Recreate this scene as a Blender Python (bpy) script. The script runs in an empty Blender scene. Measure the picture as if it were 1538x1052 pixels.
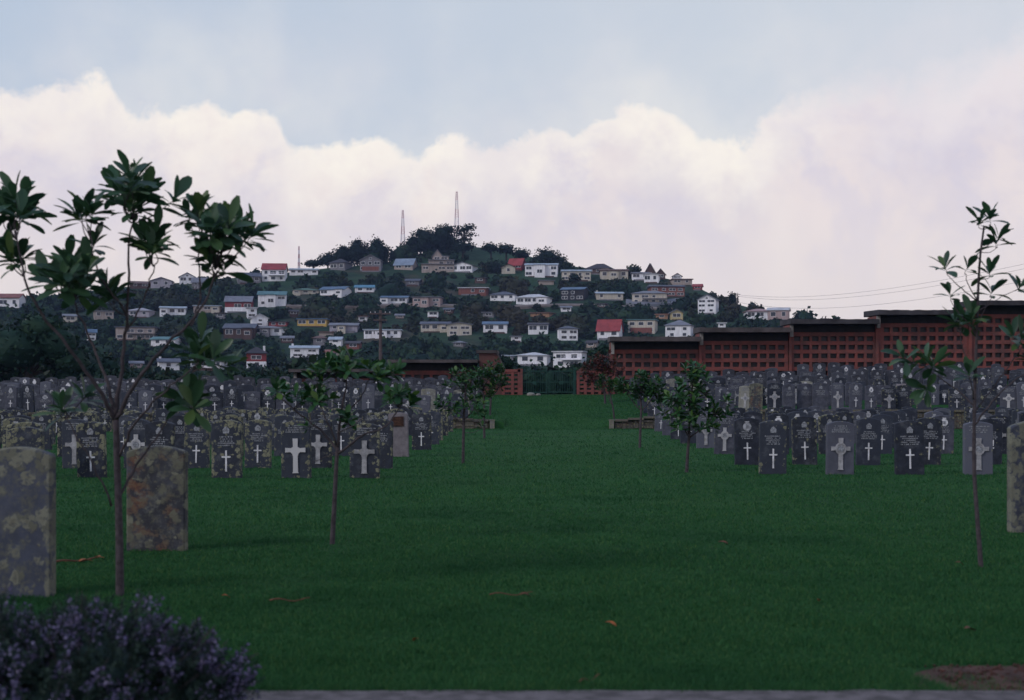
import bpy, math, random
import numpy as np
from mathutils import Vector, Matrix, noise

random.seed(7); RNG = np.random.default_rng(11)
SC = bpy.context.scene
COL = SC.collection
F = 2000.0; CX = 835.0; CY = 594.0; EYE = 1.45      # photograph units: focal length, vanishing point, eye height

def at(px, py, Y):
    return Vector(((px-CX)*Y/F, Y, EYE+(CY-py)*Y/F))
def lerp(a, b, t): return a+(b-a)*t
def clamp(t, a=0., b=1.): return max(a, min(b, t))
def smooth(a, b, x):
    t = clamp((x-a)/(b-a)); return t*t*(3-2*t)
def table(tb, x):
    if x <= tb[0][0]: return tb[0][1]
    for (x0, y0), (x1, y1) in zip(tb, tb[1:]):
        if x <= x1: return lerp(y0, y1, (x-x0)/(x1-x0))
    return tb[-1][1]

# ------------------------------------------------------------------ object helpers
def tag(o, label=None, cat=None, group=None, kind=None):
    if label: o['label'] = label
    if cat: o['category'] = cat
    if group: o['group'] = group
    if kind: o['kind'] = kind
    return o
def empty(name, loc, rz=0.):
    o = bpy.data.objects.new(name, None); COL.objects.link(o)
    o.location = loc; o.rotation_euler = (0, 0, rz); o.empty_display_size = .2
    return o
def link(name, me, parent=None, loc=None):
    o = bpy.data.objects.new(name, me); COL.objects.link(o)
    if parent: o.parent = parent
    if loc is not None: o.location = loc
    return o

class MB:
    def __init__(s): s.v = []; s.f = []; s.m = []
    def add(s, vs, fs, mi=0):
        b = len(s.v); s.v += [tuple(v) for v in vs]
        s.f += [tuple(b+i for i in f) for f in fs]; s.m += [mi]*len(fs); return s
    def box(s, x0, x1, y0, y1, z0, z1, mi=0):
        v = [(x0,y0,z0),(x1,y0,z0),(x1,y1,z0),(x0,y1,z0),(x0,y0,z1),(x1,y0,z1),(x1,y1,z1),(x0,y1,z1)]
        return s.add(v, [(0,3,2,1),(4,5,6,7),(0,1,5,4),(1,2,6,5),(2,3,7,6),(3,0,4,7)], mi)
    def tube(s, pts, rad, n=8, mi=0):
        pts = [Vector(p) for p in pts]; b = len(s.v); k = len(pts)
        ref = Vector((0.13, 1, 0.07)).normalized()
        for i, p in enumerate(pts):
            d = (pts[min(i+1, k-1)]-pts[max(i-1, 0)]).normalized()
            r0 = ref if abs(d.dot(ref)) < .95 else Vector((1, 0, 0))
            a = d.cross(r0).normalized(); c = d.cross(a)
            for j in range(n):
                t = 2*math.pi*j/n
                s.v.append(tuple(p+(a*math.cos(t)+c*math.sin(t))*rad[i]))
        for i in range(k-1):
            for j in range(n):
                s.f.append((b+i*n+j, b+i*n+(j+1) % n, b+(i+1)*n+(j+1) % n, b+(i+1)*n+j)); s.m.append(mi)
        s.f.append(tuple(b+j for j in range(n))[::-1]); s.m.append(mi)
        s.f.append(tuple(b+(k-1)*n+j for j in range(n))); s.m.append(mi)
        return s
    def disc(s, cx, cz, r, y0, y1, n=20, mi=0):
        a = [(cx+r*math.cos(2*math.pi*i/n), y0, cz+r*math.sin(2*math.pi*i/n)) for i in range(n)]
        c = [(p[0], y1, p[2]) for p in a]
        fs = [tuple(range(n))]+[(i, i+n, (i+1) % n+n, (i+1) % n) for i in range(n)]+[tuple(range(2*n-1, n-1, -1))]
        return s.add(a+c, fs, mi)
    def poly(s, pts, y0, y1, mi=0):          # outline in xz, extruded along y
        n = len(pts)
        a = [(p[0], y0, p[1]) for p in pts]; c = [(p[0], y1, p[1]) for p in pts]
        fs = [tuple(range(n))]+[(i, i+n, (i+1) % n+n, (i+1) % n) for i in range(n)]+[tuple(range(2*n-1, n-1, -1))]
        return s.add(a+c, fs, mi)
    def mesh(s, name, mats, smoothf=False):
        me = bpy.data.meshes.new(name); me.from_pydata(s.v, [], s.f)
        for m in (mats if isinstance(mats, (list, tuple)) else [mats]): me.materials.append(m)
        me.polygons.foreach_set('material_index', s.m)
        if smoothf: me.polygons.foreach_set('use_smooth', [True]*len(s.f))
        me.update(); return me
    def build(s, name, mats, parent=None, smoothf=False):
        return link(name, s.mesh(name, mats, smoothf), parent)

def np_mesh(name, V, Fc, mat, mi=None):
    """V (n,3); Fc (m,k) faces all of k corners"""
    me = bpy.data.meshes.new(name)
    V = np.ascontiguousarray(V, dtype=np.float32); Fc = np.ascontiguousarray(Fc, dtype=np.int32)
    me.vertices.add(len(V)); me.vertices.foreach_set('co', V.ravel())
    me.loops.add(Fc.size); me.loops.foreach_set('vertex_index', Fc.ravel())
    me.polygons.add(len(Fc)); me.polygons.foreach_set('loop_start', np.arange(0, Fc.size, Fc.shape[1], dtype=np.int32))
    for m in (mat if isinstance(mat, (list, tuple)) else [mat]): me.materials.append(m)
    if mi is not None: me.polygons.foreach_set('material_index', np.ascontiguousarray(mi, dtype=np.int32))
    me.update(calc_edges=True); me.validate(); return me

# ------------------------------------------------------------------ materials
def new_mat(name):
    m = bpy.data.materials.new(name); m.use_nodes = True
    nt = m.node_tree; nt.nodes.clear()
    out = nt.nodes.new('ShaderNodeOutputMaterial'); b = nt.nodes.new('ShaderNodeBsdfPrincipled')
    nt.links.new(b.outputs[0], out.inputs[0]); return m, nt, b
def N(nt, t, **kw):
    n = nt.nodes.new(t)
    for k, v in kw.items():
        if k.startswith('i_'):
            key = k[2:]; n.inputs[int(key) if key.isdigit() else key].default_value = v
        else: setattr(n, k, v)
    return n
def mixc(nt, fac, a, b, mode='MIX'):
    n = nt.nodes.new('ShaderNodeMix'); n.data_type = 'RGBA'; n.blend_type = mode
    for idx, val in ((0, fac), (6, a), (7, b)):
        if hasattr(val, 'node'): nt.links.new(val, n.inputs[idx])
        elif idx == 0: n.inputs[0].default_value = val
        else: n.inputs[idx].default_value = (*val, 1) if len(val) == 3 else val
    return n.outputs[2]
def mth(nt, op, a, b=None, c=None, cl=False):
    n = nt.nodes.new('ShaderNodeMath'); n.operation = op; n.use_clamp = cl
    for i, v in enumerate((a, b, c)):
        if v is None: continue
        if hasattr(v, 'node'): nt.links.new(v, n.inputs[i])
        else: n.inputs[i].default_value = v
    return n.outputs[0]
def ramp(nt, src, a, b, smoothf=True):
    n = nt.nodes.new('ShaderNodeMapRange'); n.interpolation_type = 'SMOOTHSTEP' if smoothf else 'LINEAR'
    nt.links.new(src, n.inputs[0]); n.inputs[1].default_value = a; n.inputs[2].default_value = b
    return n.outputs[0]
def noise_tex(nt, co, scale, detail=4, rough=.55, dist=0.):
    n = N(nt, 'ShaderNodeTexNoise', i_Scale=scale, i_Detail=detail, i_Roughness=rough, i_Distortion=dist)
    if co is not None: nt.links.new(co, n.inputs['Vector'])
    return n.outputs[0]
def bump(nt, b, src, strength=.4, dist=.02):
    n = N(nt, 'ShaderNodeBump', i_Strength=strength, i_Distance=dist)
    nt.links.new(src, n.inputs['Height']); nt.links.new(n.outputs[0], b.inputs['Normal'])
def coords(nt, kind='Object', rnd=False):
    tc = N(nt, 'ShaderNodeTexCoord').outputs[kind]
    if not rnd: return tc
    oi = N(nt, 'ShaderNodeObjectInfo')
    s = mth(nt, 'MULTIPLY', oi.outputs['Random'], 57.)
    v = N(nt, 'ShaderNodeVectorMath', operation='ADD'); nt.links.new(tc, v.inputs[0]); nt.links.new(s, v.inputs[1])
    return v.outputs[0]

def plain(name, col, rough=.8, var=.25, scale=3., bmp=.2, bd=.01, metal=0., spec=.3, streak=False):
    m, nt, b = new_mat(name)
    co = coords(nt, 'Object', True)
    if streak:
        mp = N(nt, 'ShaderNodeMapping'); mp.inputs['Scale'].default_value = (3, 3, .5)
        nt.links.new(co, mp.inputs[0]); co2 = mp.outputs[0]
    else: co2 = co
    n1 = noise_tex(nt, co2, scale, 6, .6)
    dark = tuple(c*(1-var) for c in col); lite = tuple(min(1, c*(1+var)) for c in col)
    c = mixc(nt, ramp(nt, n1, .3, .7), dark, lite)
    nt.links.new(c, b.inputs['Base Color']); b.inputs['Roughness'].default_value = rough
    b.inputs['Metallic'].default_value = metal; b.inputs['Specular IOR Level'].default_value = spec
    if bmp: bump(nt, b, noise_tex(nt, co, scale*6, 4), bmp, bd)
    return m

def leaf_mat(name, cols, spec=.3, rough=.5, trans=0., pos=None):
    """cols: three colours, dark to light, mixed leaf by leaf; pos: tint by place"""
    m, nt, b = new_mat(name)
    g = N(nt, 'ShaderNodeNewGeometry').outputs['Random Per Island']
    c = mixc(nt, ramp(nt, g, 0, .6, False), cols[0], cols[1])
    c = mixc(nt, ramp(nt, g, .75, 1, False), c, cols[2])
    if pos:
        n1 = noise_tex(nt, coords(nt, 'Object'), pos[0], 3)
        c = mixc(nt, ramp(nt, n1, .48, .68), c, pos[1])
    nt.links.new(c, b.inputs['Base Color']); b.inputs['Roughness'].default_value = rough
    b.inputs['Specular IOR Level'].default_value = spec
    if trans:
        t = N(nt, 'ShaderNodeBsdfTranslucent'); nt.links.new(c, t.inputs[0])
        mx = N(nt, 'ShaderNodeMixShader'); mx.inputs[0].default_value = trans
        nt.links.new(b.outputs[0], mx.inputs[1]); nt.links.new(t.outputs[0], mx.inputs[2])
        nt.links.new(mx.outputs[0], nt.nodes['Material Output'].inputs[0])
    return m

def stone_mat(name, base, amount, lich=(.215, .205, .135), rust=0., merged=False, big_=False):
    """dark granite; amount 0..1 of pale round lichen patches, more of it at the rims"""
    m, nt, b = new_mat(name)
    tc = N(nt, 'ShaderNodeTexCoord').outputs['Object']
    co = tc if merged else coords(nt, 'Object', True)
    n1 = noise_tex(nt, co, 7, 6, .65)
    col = mixc(nt, ramp(nt, n1, .3, .75), tuple(c*.7 for c in base), tuple(c*1.5 for c in base))
    if merged:
        g = N(nt, 'ShaderNodeNewGeometry').outputs['Random Per Island']
    else:
        g = N(nt, 'ShaderNodeObjectInfo').outputs['Random']
    col = mixc(nt, ramp(nt, g, .45, 1., False), col, (min(.6, base[0]*1.7), min(.6, base[1]*1.7), min(.6, base[2]*1.65)))
    # damp pale foot of the stone and mildew bloom
    n3 = noise_tex(nt, co, 3.2, 5, .7)
    col = mixc(nt, mth(nt, 'MULTIPLY', ramp(nt, n3, .5, .72), .5), col, (.125, .125, .145))
    vor = N(nt, 'ShaderNodeTexVoronoi', i_Scale=10.0 if big_ else 11.5, i_Randomness=1.)
    d = N(nt, 'ShaderNodeVectorMath', operation='ADD'); nt.links.new(co, d.inputs[0])
    nz = N(nt, 'ShaderNodeTexNoise', i_Scale=22., i_Detail=3.); nt.links.new(co, nz.inputs['Vector'])
    sc = N(nt, 'ShaderNodeVectorMath', operation='SCALE'); sc.inputs['Scale'].default_value = .10
    nt.links.new(nz.outputs['Color'], sc.inputs[0]); nt.links.new(sc.outputs[0], d.inputs[1])
    nt.links.new(d.outputs[0], vor.inputs['Vector'])
    cell = N(nt, 'ShaderNodeSeparateColor'); nt.links.new(vor.outputs['Color'], cell.inputs[0])
    big = noise_tex(nt, co, 2.3, 2)
    if merged: rim = None
    else:
        sx = N(nt, 'ShaderNodeSeparateXYZ'); nt.links.new(tc, sx.inputs[0])
        rx = ramp(nt, mth(nt, 'ABSOLUTE', sx.outputs[0]), .13, .27)
        rz = ramp(nt, sx.outputs[2], .8, 1.0)
        rim = mth(nt, 'MAXIMUM', rx, rz)
    thr = mth(nt, 'ADD', mth(nt, 'MULTIPLY', big, .5), amount*.55-.2)
    if rim is not None: thr = mth(nt, 'ADD', thr, mth(nt, 'MULTIPLY', rim, .12+.22*amount))
    rad = mth(nt, 'MULTIPLY', mth(nt, 'SUBTRACT', thr, mth(nt, 'MULTIPLY', cell.outputs[0], .42)), 1.25)
    msk = ramp(nt, mth(nt, 'SUBTRACT', rad, vor.outputs['Distance']), 0., .2)
    lc = mixc(nt, cell.outputs[1], tuple(c*.7 for c in lich), tuple(c*1.2 for c in lich))
    ring = ramp(nt, vor.outputs['Distance'], .0, .3)
    lc = mixc(nt, ring, (lich[0]*.75, lich[1]*.7, lich[2]*.7), lc)
    if rust:
        nr = noise_tex(nt, co, 5.5, 5, .7)
        col = mixc(nt, mth(nt, 'MULTIPLY', ramp(nt, nr, .5, .66), rust), col, (.16, .065, .035))
        ng = noise_tex(nt, co, 14, 4, .7)
        col = mixc(nt, mth(nt, 'MULTIPLY', ramp(nt, ng, .52, .66), .75), col, (.14, .14, .125))
    fine = noise_tex(nt, co, 26, 5, .75)
    msk = mth(nt, 'MULTIPLY', msk, ramp(nt, fine, .30, .52))
    if big_:
        crust = noise_tex(nt, co, 11, 7, .8)
        col = mixc(nt, mth(nt, 'MULTIPLY', ramp(nt, crust, .47, .62), .7), col, tuple(c*.72 for c in lich))
    else:
        crust = noise_tex(nt, co, 17, 6, .75)
        col = mixc(nt, mth(nt, 'MULTIPLY', ramp(nt, crust, .68-.14*amount, .78-.1*amount), .8), col, tuple(c*.8 for c in lich))
    col = mixc(nt, msk, col, lc)
    nt.links.new(col, b.inputs['Base Color'])
    b.inputs['Roughness'].default_value = .75; b.inputs['Specular IOR Level'].default_value = .25
    bump(nt, b, mth(nt, 'ADD', noise_tex(nt, co, 40, 4), msk), .5, .004)
    return m

def brick_mat(name, c1, c2, mortar, scale=1.):
    m, nt, b = new_mat(name)
    co = coords(nt, 'Object')
    mp = N(nt, 'ShaderNodeMapping'); mp.inputs['Rotation'].default_value = (math.pi/2, 0, 0)
    nt.links.new(co, mp.inputs[0])
    br = N(nt, 'ShaderNodeTexBrick', i_Scale=scale*4.4)
    br.inputs['Color1'].default_value = (*c1, 1); br.inputs['Color2'].default_value = (*c2, 1); br.inputs['Mortar'].default_value = (*mortar, 1)
    br.inputs['Mortar Size'].default_value = .03; br.inputs['Bias'].default_value = 0.
    nt.links.new(mp.outputs[0], br.inputs[0])
    n1 = noise_tex(nt, co, 1.1, 5, .65)
    c = mixc(nt, mth(nt, 'MULTIPLY', ramp(nt, n1, .40, .66), .75), br.outputs[0], (.075, .038, .036))
    nt.links.new(c, b.inputs['Base Color']); b.inputs['Roughness'].default_value = .85
    bump(nt, b, br.outputs['Fac'], -.3, .01); return m

M = {}
# ground ------------------------------------------------------------
def lawn_mat():
    m, nt, b = new_mat('lawn'); co = coords(nt, 'Object')
    n1 = noise_tex(nt, co, .35, 6, .6); n2 = noise_tex(nt, co, 9, 6, .7)
    mp = N(nt, 'ShaderNodeMapping'); mp.inputs['Scale'].default_value = (.12, .9, 1); nt.links.new(co, mp.inputs[0])
    n3 = noise_tex(nt, mp.outputs[0], 1.6, 5, .6)
    c = mixc(nt, ramp(nt, n2, .3, .7), (.011, .046, .014), (.024, .094, .026))
    c = mixc(nt, mth(nt, 'MULTIPLY', ramp(nt, n1, .35, .7), .6), c, (.027, .106, .028))
    c = mixc(nt, mth(nt, 'MULTIPLY', ramp(nt, n3, .5, .75), .35), c, (.012, .050, .020))
    n5 = noise_tex(nt, co, .16, 4, .6)
    c = mixc(nt, mth(nt, 'MULTIPLY', ramp(nt, n5, .5, .62), .4), c, (.036, .096, .028))
    n4 = noise_tex(nt, co, 2.1, 6, .75)
    c = mixc(nt, mth(nt, 'MULTIPLY', ramp(nt, n4, .62, .75), .5), c, (.055, .085, .035))
    nt.links.new(c, b.inputs['Base Color']); b.inputs['Roughness'].default_value = .95; b.inputs['Specular IOR Level'].default_value = .1
    bump(nt, b, noise_tex(nt, co, 45, 5, .7), .9, .03); return m
M['lawn'] = lawn_mat()
M['blade'] = leaf_mat('grass_blade', [(.016, .068, .024), (.032, .122, .040), (.09, .165, .048)], .15, .7, .3, (.42, (.020, .082, .028)))
M['soil'] = plain('soil', (.066, .030, .024), .95, .5, 9, .8, .02)
M['kerb'] = plain('kerb_concrete', (.105, .088, .092), .9, .45, 9, .6, .01)
def gravel_mat():
    m, nt, b = new_mat('gravel'); co = coords(nt, 'Object')
    v = N(nt, 'ShaderNodeTexVoronoi', i_Scale=26.); nt.links.new(co, v.inputs['Vector'])
    s = N(nt, 'ShaderNodeSeparateColor'); nt.links.new(v.outputs['Color'], s.inputs[0])
    c = mixc(nt, s.outputs[0], (.05, .04, .05), (.36, .30, .31))
    c = mixc(nt, ramp(nt, v.outputs['Distance'], .35, .65), c, (.03, .025, .03))
    nt.links.new(c, b.inputs['Base Color']); b.inputs['Roughness'].default_value = .85
    bump(nt, b, v.outputs['Distance'], -.8, .02); return m
M['gravel'] = gravel_mat()
def hill_mat():
    m, nt, b = new_mat('hillside'); co = coords(nt, 'Object')
    n1 = noise_tex(nt, co, .03, 6, .65); n2 = noise_tex(nt, co, .35, 6, .7); n3 = noise_tex(nt, co, .011, 3)
    c = mixc(nt, ramp(nt, n2, .3, .7), (.012, .030, .022), (.035, .062, .035))
    c = mixc(nt, ramp(nt, n1, .5, .7), c, (.075, .060, .045))
    c = mixc(nt, mth(nt, 'MULTIPLY', ramp(nt, n3, .5, .6), .5), c, (.03, .07, .035))
    nt.links.new(c, b.inputs['Base Color']); b.inputs['Roughness'].default_value = .95; b.inputs['Specular IOR Level'].default_value = .1
    bump(nt, b, n2, .8, .8); return m
M['hill'] = hill_mat()
M['road'] = plain('hill_road', (.16, .13, .12), .9, .3, .2, .0)
# stones
M['st_clean'] = stone_mat('granite_clean', (.022, .025, .038), .20)
M['st_some'] = stone_mat('granite_lichen', (.023, .026, .038), .50)
M['st_heavy'] = stone_mat('granite_heavy_lichen', (.021, .024, .036), .76)
M['st_grey'] = stone_mat('granite_grey', (.060, .061, .082), .20)
M['st_pink'] = stone_mat('granite_pale', (.145, .125, .138), .0)
M['st_near'] = stone_mat('granite_covered', (.044, .048, .070), 1.0, (.160, .155, .120), big_=True)
M['st_rust'] = stone_mat('granite_rusty', (.040, .040, .050), .80, (.155, .150, .112), 1., big_=True)
M['st_weath'] = stone_mat('granite_weathered', (.20, .19, .17), .45)
M['st_merged'] = stone_mat('granite_rows', (.040, .041, .055), .36, merged=True)
M['white'] = plain('marble_white', (.64, .61, .64), .6, .25, 12, .3, .002)
M['crossdull'] = stone_mat('marble_lichen', (.30, .285, .30), .30, (.26, .25, .16))
M['dim'] = plain('marble_dull', (.36, .35, .38), .7, .4, 16, .3, .002)
M['insc'] = plain('inscription', (.235, .235, .26), .7, .5, 30, 0)
M['bronze'] = plain('bronze_plaque', (.055, .028, .022), .45, .4, 14, .3, .003, .5)
M['orange'] = plain('orange_lichen', (.36, .13, .03), .8, .4, 20, .3, .003)
M['pierstone'] = stone_mat('pier_stone', (.12, .11, .10), .5)
M['wallstone'] = stone_mat('dry_stone', (.075, .065, .055), .35, (.24, .22, .11), .3)
# masonry
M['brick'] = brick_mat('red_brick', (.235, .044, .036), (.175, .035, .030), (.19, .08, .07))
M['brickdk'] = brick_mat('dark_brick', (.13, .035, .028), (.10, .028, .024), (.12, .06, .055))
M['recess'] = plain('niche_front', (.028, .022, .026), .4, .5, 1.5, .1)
M['shade_strip'] = plain('eave_shade', (.022, .02, .022), .8, .3, 3, .2)  # dark colour standing for shade in the gap under the roof slabs
M['slab'] = plain('weathered_concrete', (.078, .064, .066), .9, .4, 1.6, .5, .02)
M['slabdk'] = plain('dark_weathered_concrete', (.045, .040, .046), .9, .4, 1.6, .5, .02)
M['pipe'] = plain('concrete_end', (.24, .22, .22), .85, .3, 3, .2)
M['green_metal'] = plain('green_painted_metal', (.008, .045, .036), .5, .2, 6, .1)
# plants
M['leaf_near'] = leaf_mat('broad_leaf', [(.024, .058, .034), (.042, .098, .044), (.085, .135, .040)], .4, .4, .28)
M['leaf_mid'] = leaf_mat('young_leaf', [(.012, .045, .016), (.032, .098, .030), (.085, .15, .03)], .3, .42, .18)
M['leaf_red'] = leaf_mat('reddish_leaf', [(.07, .022, .02), (.11, .035, .028), (.035, .06, .022)], .2, .5, .15)
M['bark'] = plain('young_bark', (.058, .046, .052), .9, .35, 22, .6, .006)
M['bush'] = leaf_mat('hill_bush', [(.006, .019, .016), (.014, .035, .021), (.035, .060, .026)], .1, .8, 0, (.022, (.036, .034, .022)))
M['pine'] = leaf_mat('dark_conifer', [(.005, .013, .012), (.009, .022, .017), (.018, .034, .020)], .1, .8)
M['hedge'] = leaf_mat('dark_hedge', [(.005, .018, .014), (.010, .032, .021), (.022, .05, .026)], .15, .7)
M['trunk'] = plain('dark_bark', (.035, .028, .026), .9, .3, 2, .5)
M['rosemary'] = leaf_mat('shrub_leaf', [(.008, .019, .017), (.017, .037, .029), (.035, .062, .042)], .2, .6)
M['flower'] = leaf_mat('purple_flower', [(.10, .085, .17), (.17, .145, .26), (.28, .24, .37)], .1, .7, .2)
M['twig'] = plain('dead_twig', (.13, .058, .035), .8, .3, 30, .3, .002)
M['deadleaf'] = plain('dead_leaf', (.32, .095, .03), .7, .35, 30, .3, .002)
M['wood'] = plain('pole_wood', (.10, .075, .075), .9, .3, 1.5, .4, .02)
M['wire'] = plain('wire', (.16, .14, .17), .6, .1, 1, 0)
M['mastred'] = plain('mast_red', (.55, .33, .38), .6, .1, .05, 0)
M['mastwhite'] = plain('mast_white', (.70, .64, .70), .6, .1, .05, 0)
M['glass'] = plain('window_glass', (.03, .032, .042), .15, .3, .7, 0, 0, 0, .6)
HC = dict(white=(.78, .75, .78), cream=(.50, .44, .37), beige=(.36, .29, .26), pink=(.40, .29, .28), lilac=(.34, .31, .36),
          grey=(.18, .17, .19), brown=(.085, .05, .045), red=(.22, .035, .035), brick=(.20, .075, .06), yellow=(.52, .34, .10),
          dark=(.03, .028, .035), tan=(.34, .19, .12), yellowish=(.48, .39, .22), bluegrey=(.24, .27, .33))
RC = dict(red=(.27, .045, .045), teal=(.08, .165, .18), green=(.08, .15, .12), blue=(.09, .14, .22), paleblue=(.33, .38, .45), grey=(.16, .16, .19),
          dark=(.045, .038, .045), brown=(.13, .075, .065), white=(.48, .47, .50), redbrown=(.22, .08, .065), slate=(.085, .09, .12), midblue=(.08, .20, .30))
for k, c in HC.items(): M['h_'+k] = plain('house_wall_'+k, c, .8, .14, .6, .15, .02, streak=True)
for k, c in RC.items(): M['r_'+k] = plain('house_roof_'+k, c, .6, .22, .5, .2, .02)

# ------------------------------------------------------------------ the ground
def step_h(X):
    if X < 0: return .3+.38*clamp((-X-2.3)/6)
    return .3+.5*clamp((X-2.3)/5)
def ground(X, Y):
    if Y < 56.2: return .02*noise.noise(Vector((X*.2, Y*.2, 0)))*smooth(8, 20, Y)
    S = step_h(X)
    E = 1.52+.7*clamp((X-3)/13) if X > 0 else 1.5-.1*clamp((-X-3)/12)
    if Y > 76.5: return lerp(E, 1.0, smooth(76.5, 79, Y))
    up = S+(E-S)*clamp((Y-58)/17)
    if abs(X) < 2.25 or (2.25 <= abs(X) < 2.6): return up*smooth(56.2, 60, Y) if abs(X) < 2.25 else (up if Y > 57.6 else 0)
    return up if Y > 57.6 else 0.
def soil_mask(X, Y):
    # right-hand bare patch beside the kerb
    n = .16*noise.noise(Vector((X*2.2, Y*2.2, 3)))+.09*noise.noise(Vector((X*9, Y*9, 3)))
    return X+n*.6 > 1.84+max(0, 6.75-Y)*.25 and Y+n*.5 < 7.12 and Y > 6.3
def build_lawn():
    xs = sorted(set([-70, -50, -40]+[x*.8 for x in range(-44, 45)]+[40, 50, 70, 2.24, 2.26, -2.24, -2.26]))
    ys = [6.36]+[6.5+i*.35 for i in range(40)]+[20.5+i*.9 for i in range(39)]+[55.8, 56.2, 56.8, 57.4, 57.6, 57.61, 58, 58.6, 59.3, 60]+[61+i for i in range(15)]+[76, 76.5, 77, 78, 79]
    mb = MB(); nx = len(xs)
    for y in ys:
        for x in xs: mb.v.append((x, y, ground(x, y)))
    for j in range(len(ys)-1):
        for i in range(nx-1):
            mb.f.append((j*nx+i, j*nx+i+1, (j+1)*nx+i+1, (j+1)*nx+i)); mb.m.append(0)
    tag(mb.build('lawn', M['lawn'], smoothf=True), kind='structure')
build_lawn()

def build_grass():
    Vs = []; Fs = []; nb = 0
    n = 620000
    py = CY+52+(RNG.random(n)**.85)*(1052-CY-46); Y = EYE*F/(py-CY)
    px = np.where(RNG.random(n) < .72, RNG.uniform(-60, 1600, n), RNG.uniform(-700, 2240, n)); X = (px-CX)*Y/F
    keep = (Y > 6.36) & ~(np.array([soil_mask(x, y) for x, y in zip(X, Y)]) & (RNG.random(n) > .10))
    X, Y = X[keep], Y[keep]; n = len(X)
    cl = np.array([noise.noise(Vector((x*1.7, y*1.7, 0)))+.6*noise.noise(Vector((x*6, y*6, 3))) for x, y in zip(X, Y)])
    h = RNG.uniform(.014, .032, n)*(1+.55*cl)*(1+Y/60); w = RNG.uniform(.6, 1.3, n)*.00042*Y
    edge = np.clip((6.85-Y)/.45, 0, 1); h = h*(1+1.0*edge)
    a = RNG.uniform(0, 2*np.pi, n); l = RNG.uniform(.2, 1.2, n)*h; la = RNG.uniform(0, 2*np.pi, n)
    Z = np.array([ground(x, y) for x, y in zip(X, Y)])-.004
    p = np.stack([X, Y, Z], 1); dx = np.stack([np.cos(a)*w, np.sin(a)*w, np.zeros(n)], 1)
    tip = p+np.stack([np.cos(la)*l, np.sin(la)*l, h], 1)
    Vs.append(np.stack([p-dx, p+dx, tip], 1).reshape(-1, 3)); Fs.append(np.arange(3*n).reshape(-1, 3))
    n = 60000; Y = RNG.uniform(56, 74.5, n); px = RNG.uniform(620, 1030, n); X = (px-CX)*Y/F; a = RNG.uniform(0, 2*np.pi, n)
    h = RNG.uniform(.02, .05, n); w = RNG.uniform(.010, .024, n); Z = np.array([ground(x, y) for x, y in zip(X, Y)])-.004
    p = np.stack([X, Y, Z], 1); dx = np.stack([np.cos(a)*w, np.sin(a)*w, np.zeros(n)], 1); tip = p+np.stack([h*np.sin(a)*.6, h*np.cos(a)*.6, h], 1)
    k0 = len(Vs[0]); Vs.append(np.stack([p-dx, p+dx, tip], 1).reshape(-1, 3)); Fs.append(np.arange(3*n).reshape(-1, 3)+k0)
    me = np_mesh('grass', np.concatenate(Vs), np.concatenate(Fs), M['blade'])
    tag(link('grass', me), 'short mown dark green grass with longer tufts by the kerb', 'grass', kind='stuff')
build_grass()

def strip_top(name, x0, x1, y0, y1, z, mat, n=60, wob=.02, th=.2, kind='structure'):
    mb = MB()
    for i in range(n+1):
        x = lerp(x0, x1, i/n); w = wob*noise.noise(Vector((x*3, 5, 0)))+wob*.5*noise.noise(Vector((x*11, 5, 0)))
        zz = z+.006*noise.noise(Vector((x*7, 1, 1)))
        mb.v += [(x, y0, zz), (x, y1+w, zz), (x, y1+w, zz-th), (x, y0, zz-th)]
    for i in range(n):
        a = i*4
        for k in range(4): mb.f.append((a+k, a+(k+1) % 4, a+4+(k+1) % 4, a+4+k)); mb.m.append(0)
    return tag(mb.build(name, mat), kind=kind)
strip_top('kerb', -6, 8, 6.13, 6.385, .035, M['kerb'], 160, .03)
# path in front of the kerb (gravelled tarmac)
mb = MB(); mb.add([(-30, -30, -.02), (30, -30, -.02), (30, 6.13, -.02), (-30, 6.13, -.02)], [(0, 1, 2, 3)])
tag(mb.build('path', M['gravel']), kind='structure')
# bare soil patch
mb = MB(); n = 40
xs = [lerp(1.78, 5.5, i/n) for i in range(n+1)]
for i, x in enumerate(xs):
    top = 7.1+.09*noise.noise(Vector((x*2.6, 1, 0)))+.04*noise.noise(Vector((x*9, 1, 0)))
    if i < 3: top = lerp(6.75, top, (i/3)**.6)
    for k in range(6):
        y = lerp(6.38, top, k/5); mb.v.append((x, y, .007+.014*(noise.noise(Vector((x*8, y*8, 0)))+.5)*(0 if k in (0, 5) else 1)))
for i in range(n):
    for k in range(5): mb.f.append((i*6+k, (i+1)*6+k, (i+1)*6+k+1, i*6+k+1)); mb.m.append(0)
tag(mb.build('soil', M['soil'], smoothf=True), kind='structure')
# ground to the horizon
mb = MB(); mb.add([(-3150, -3150, -.9), (3150, -3150, -.9), (3150, 3150, -.9), (-3150, 3150, -.9)], [(0, 1, 2, 3)])
tag(mb.build('ground', M['hill']), kind='structure')

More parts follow.
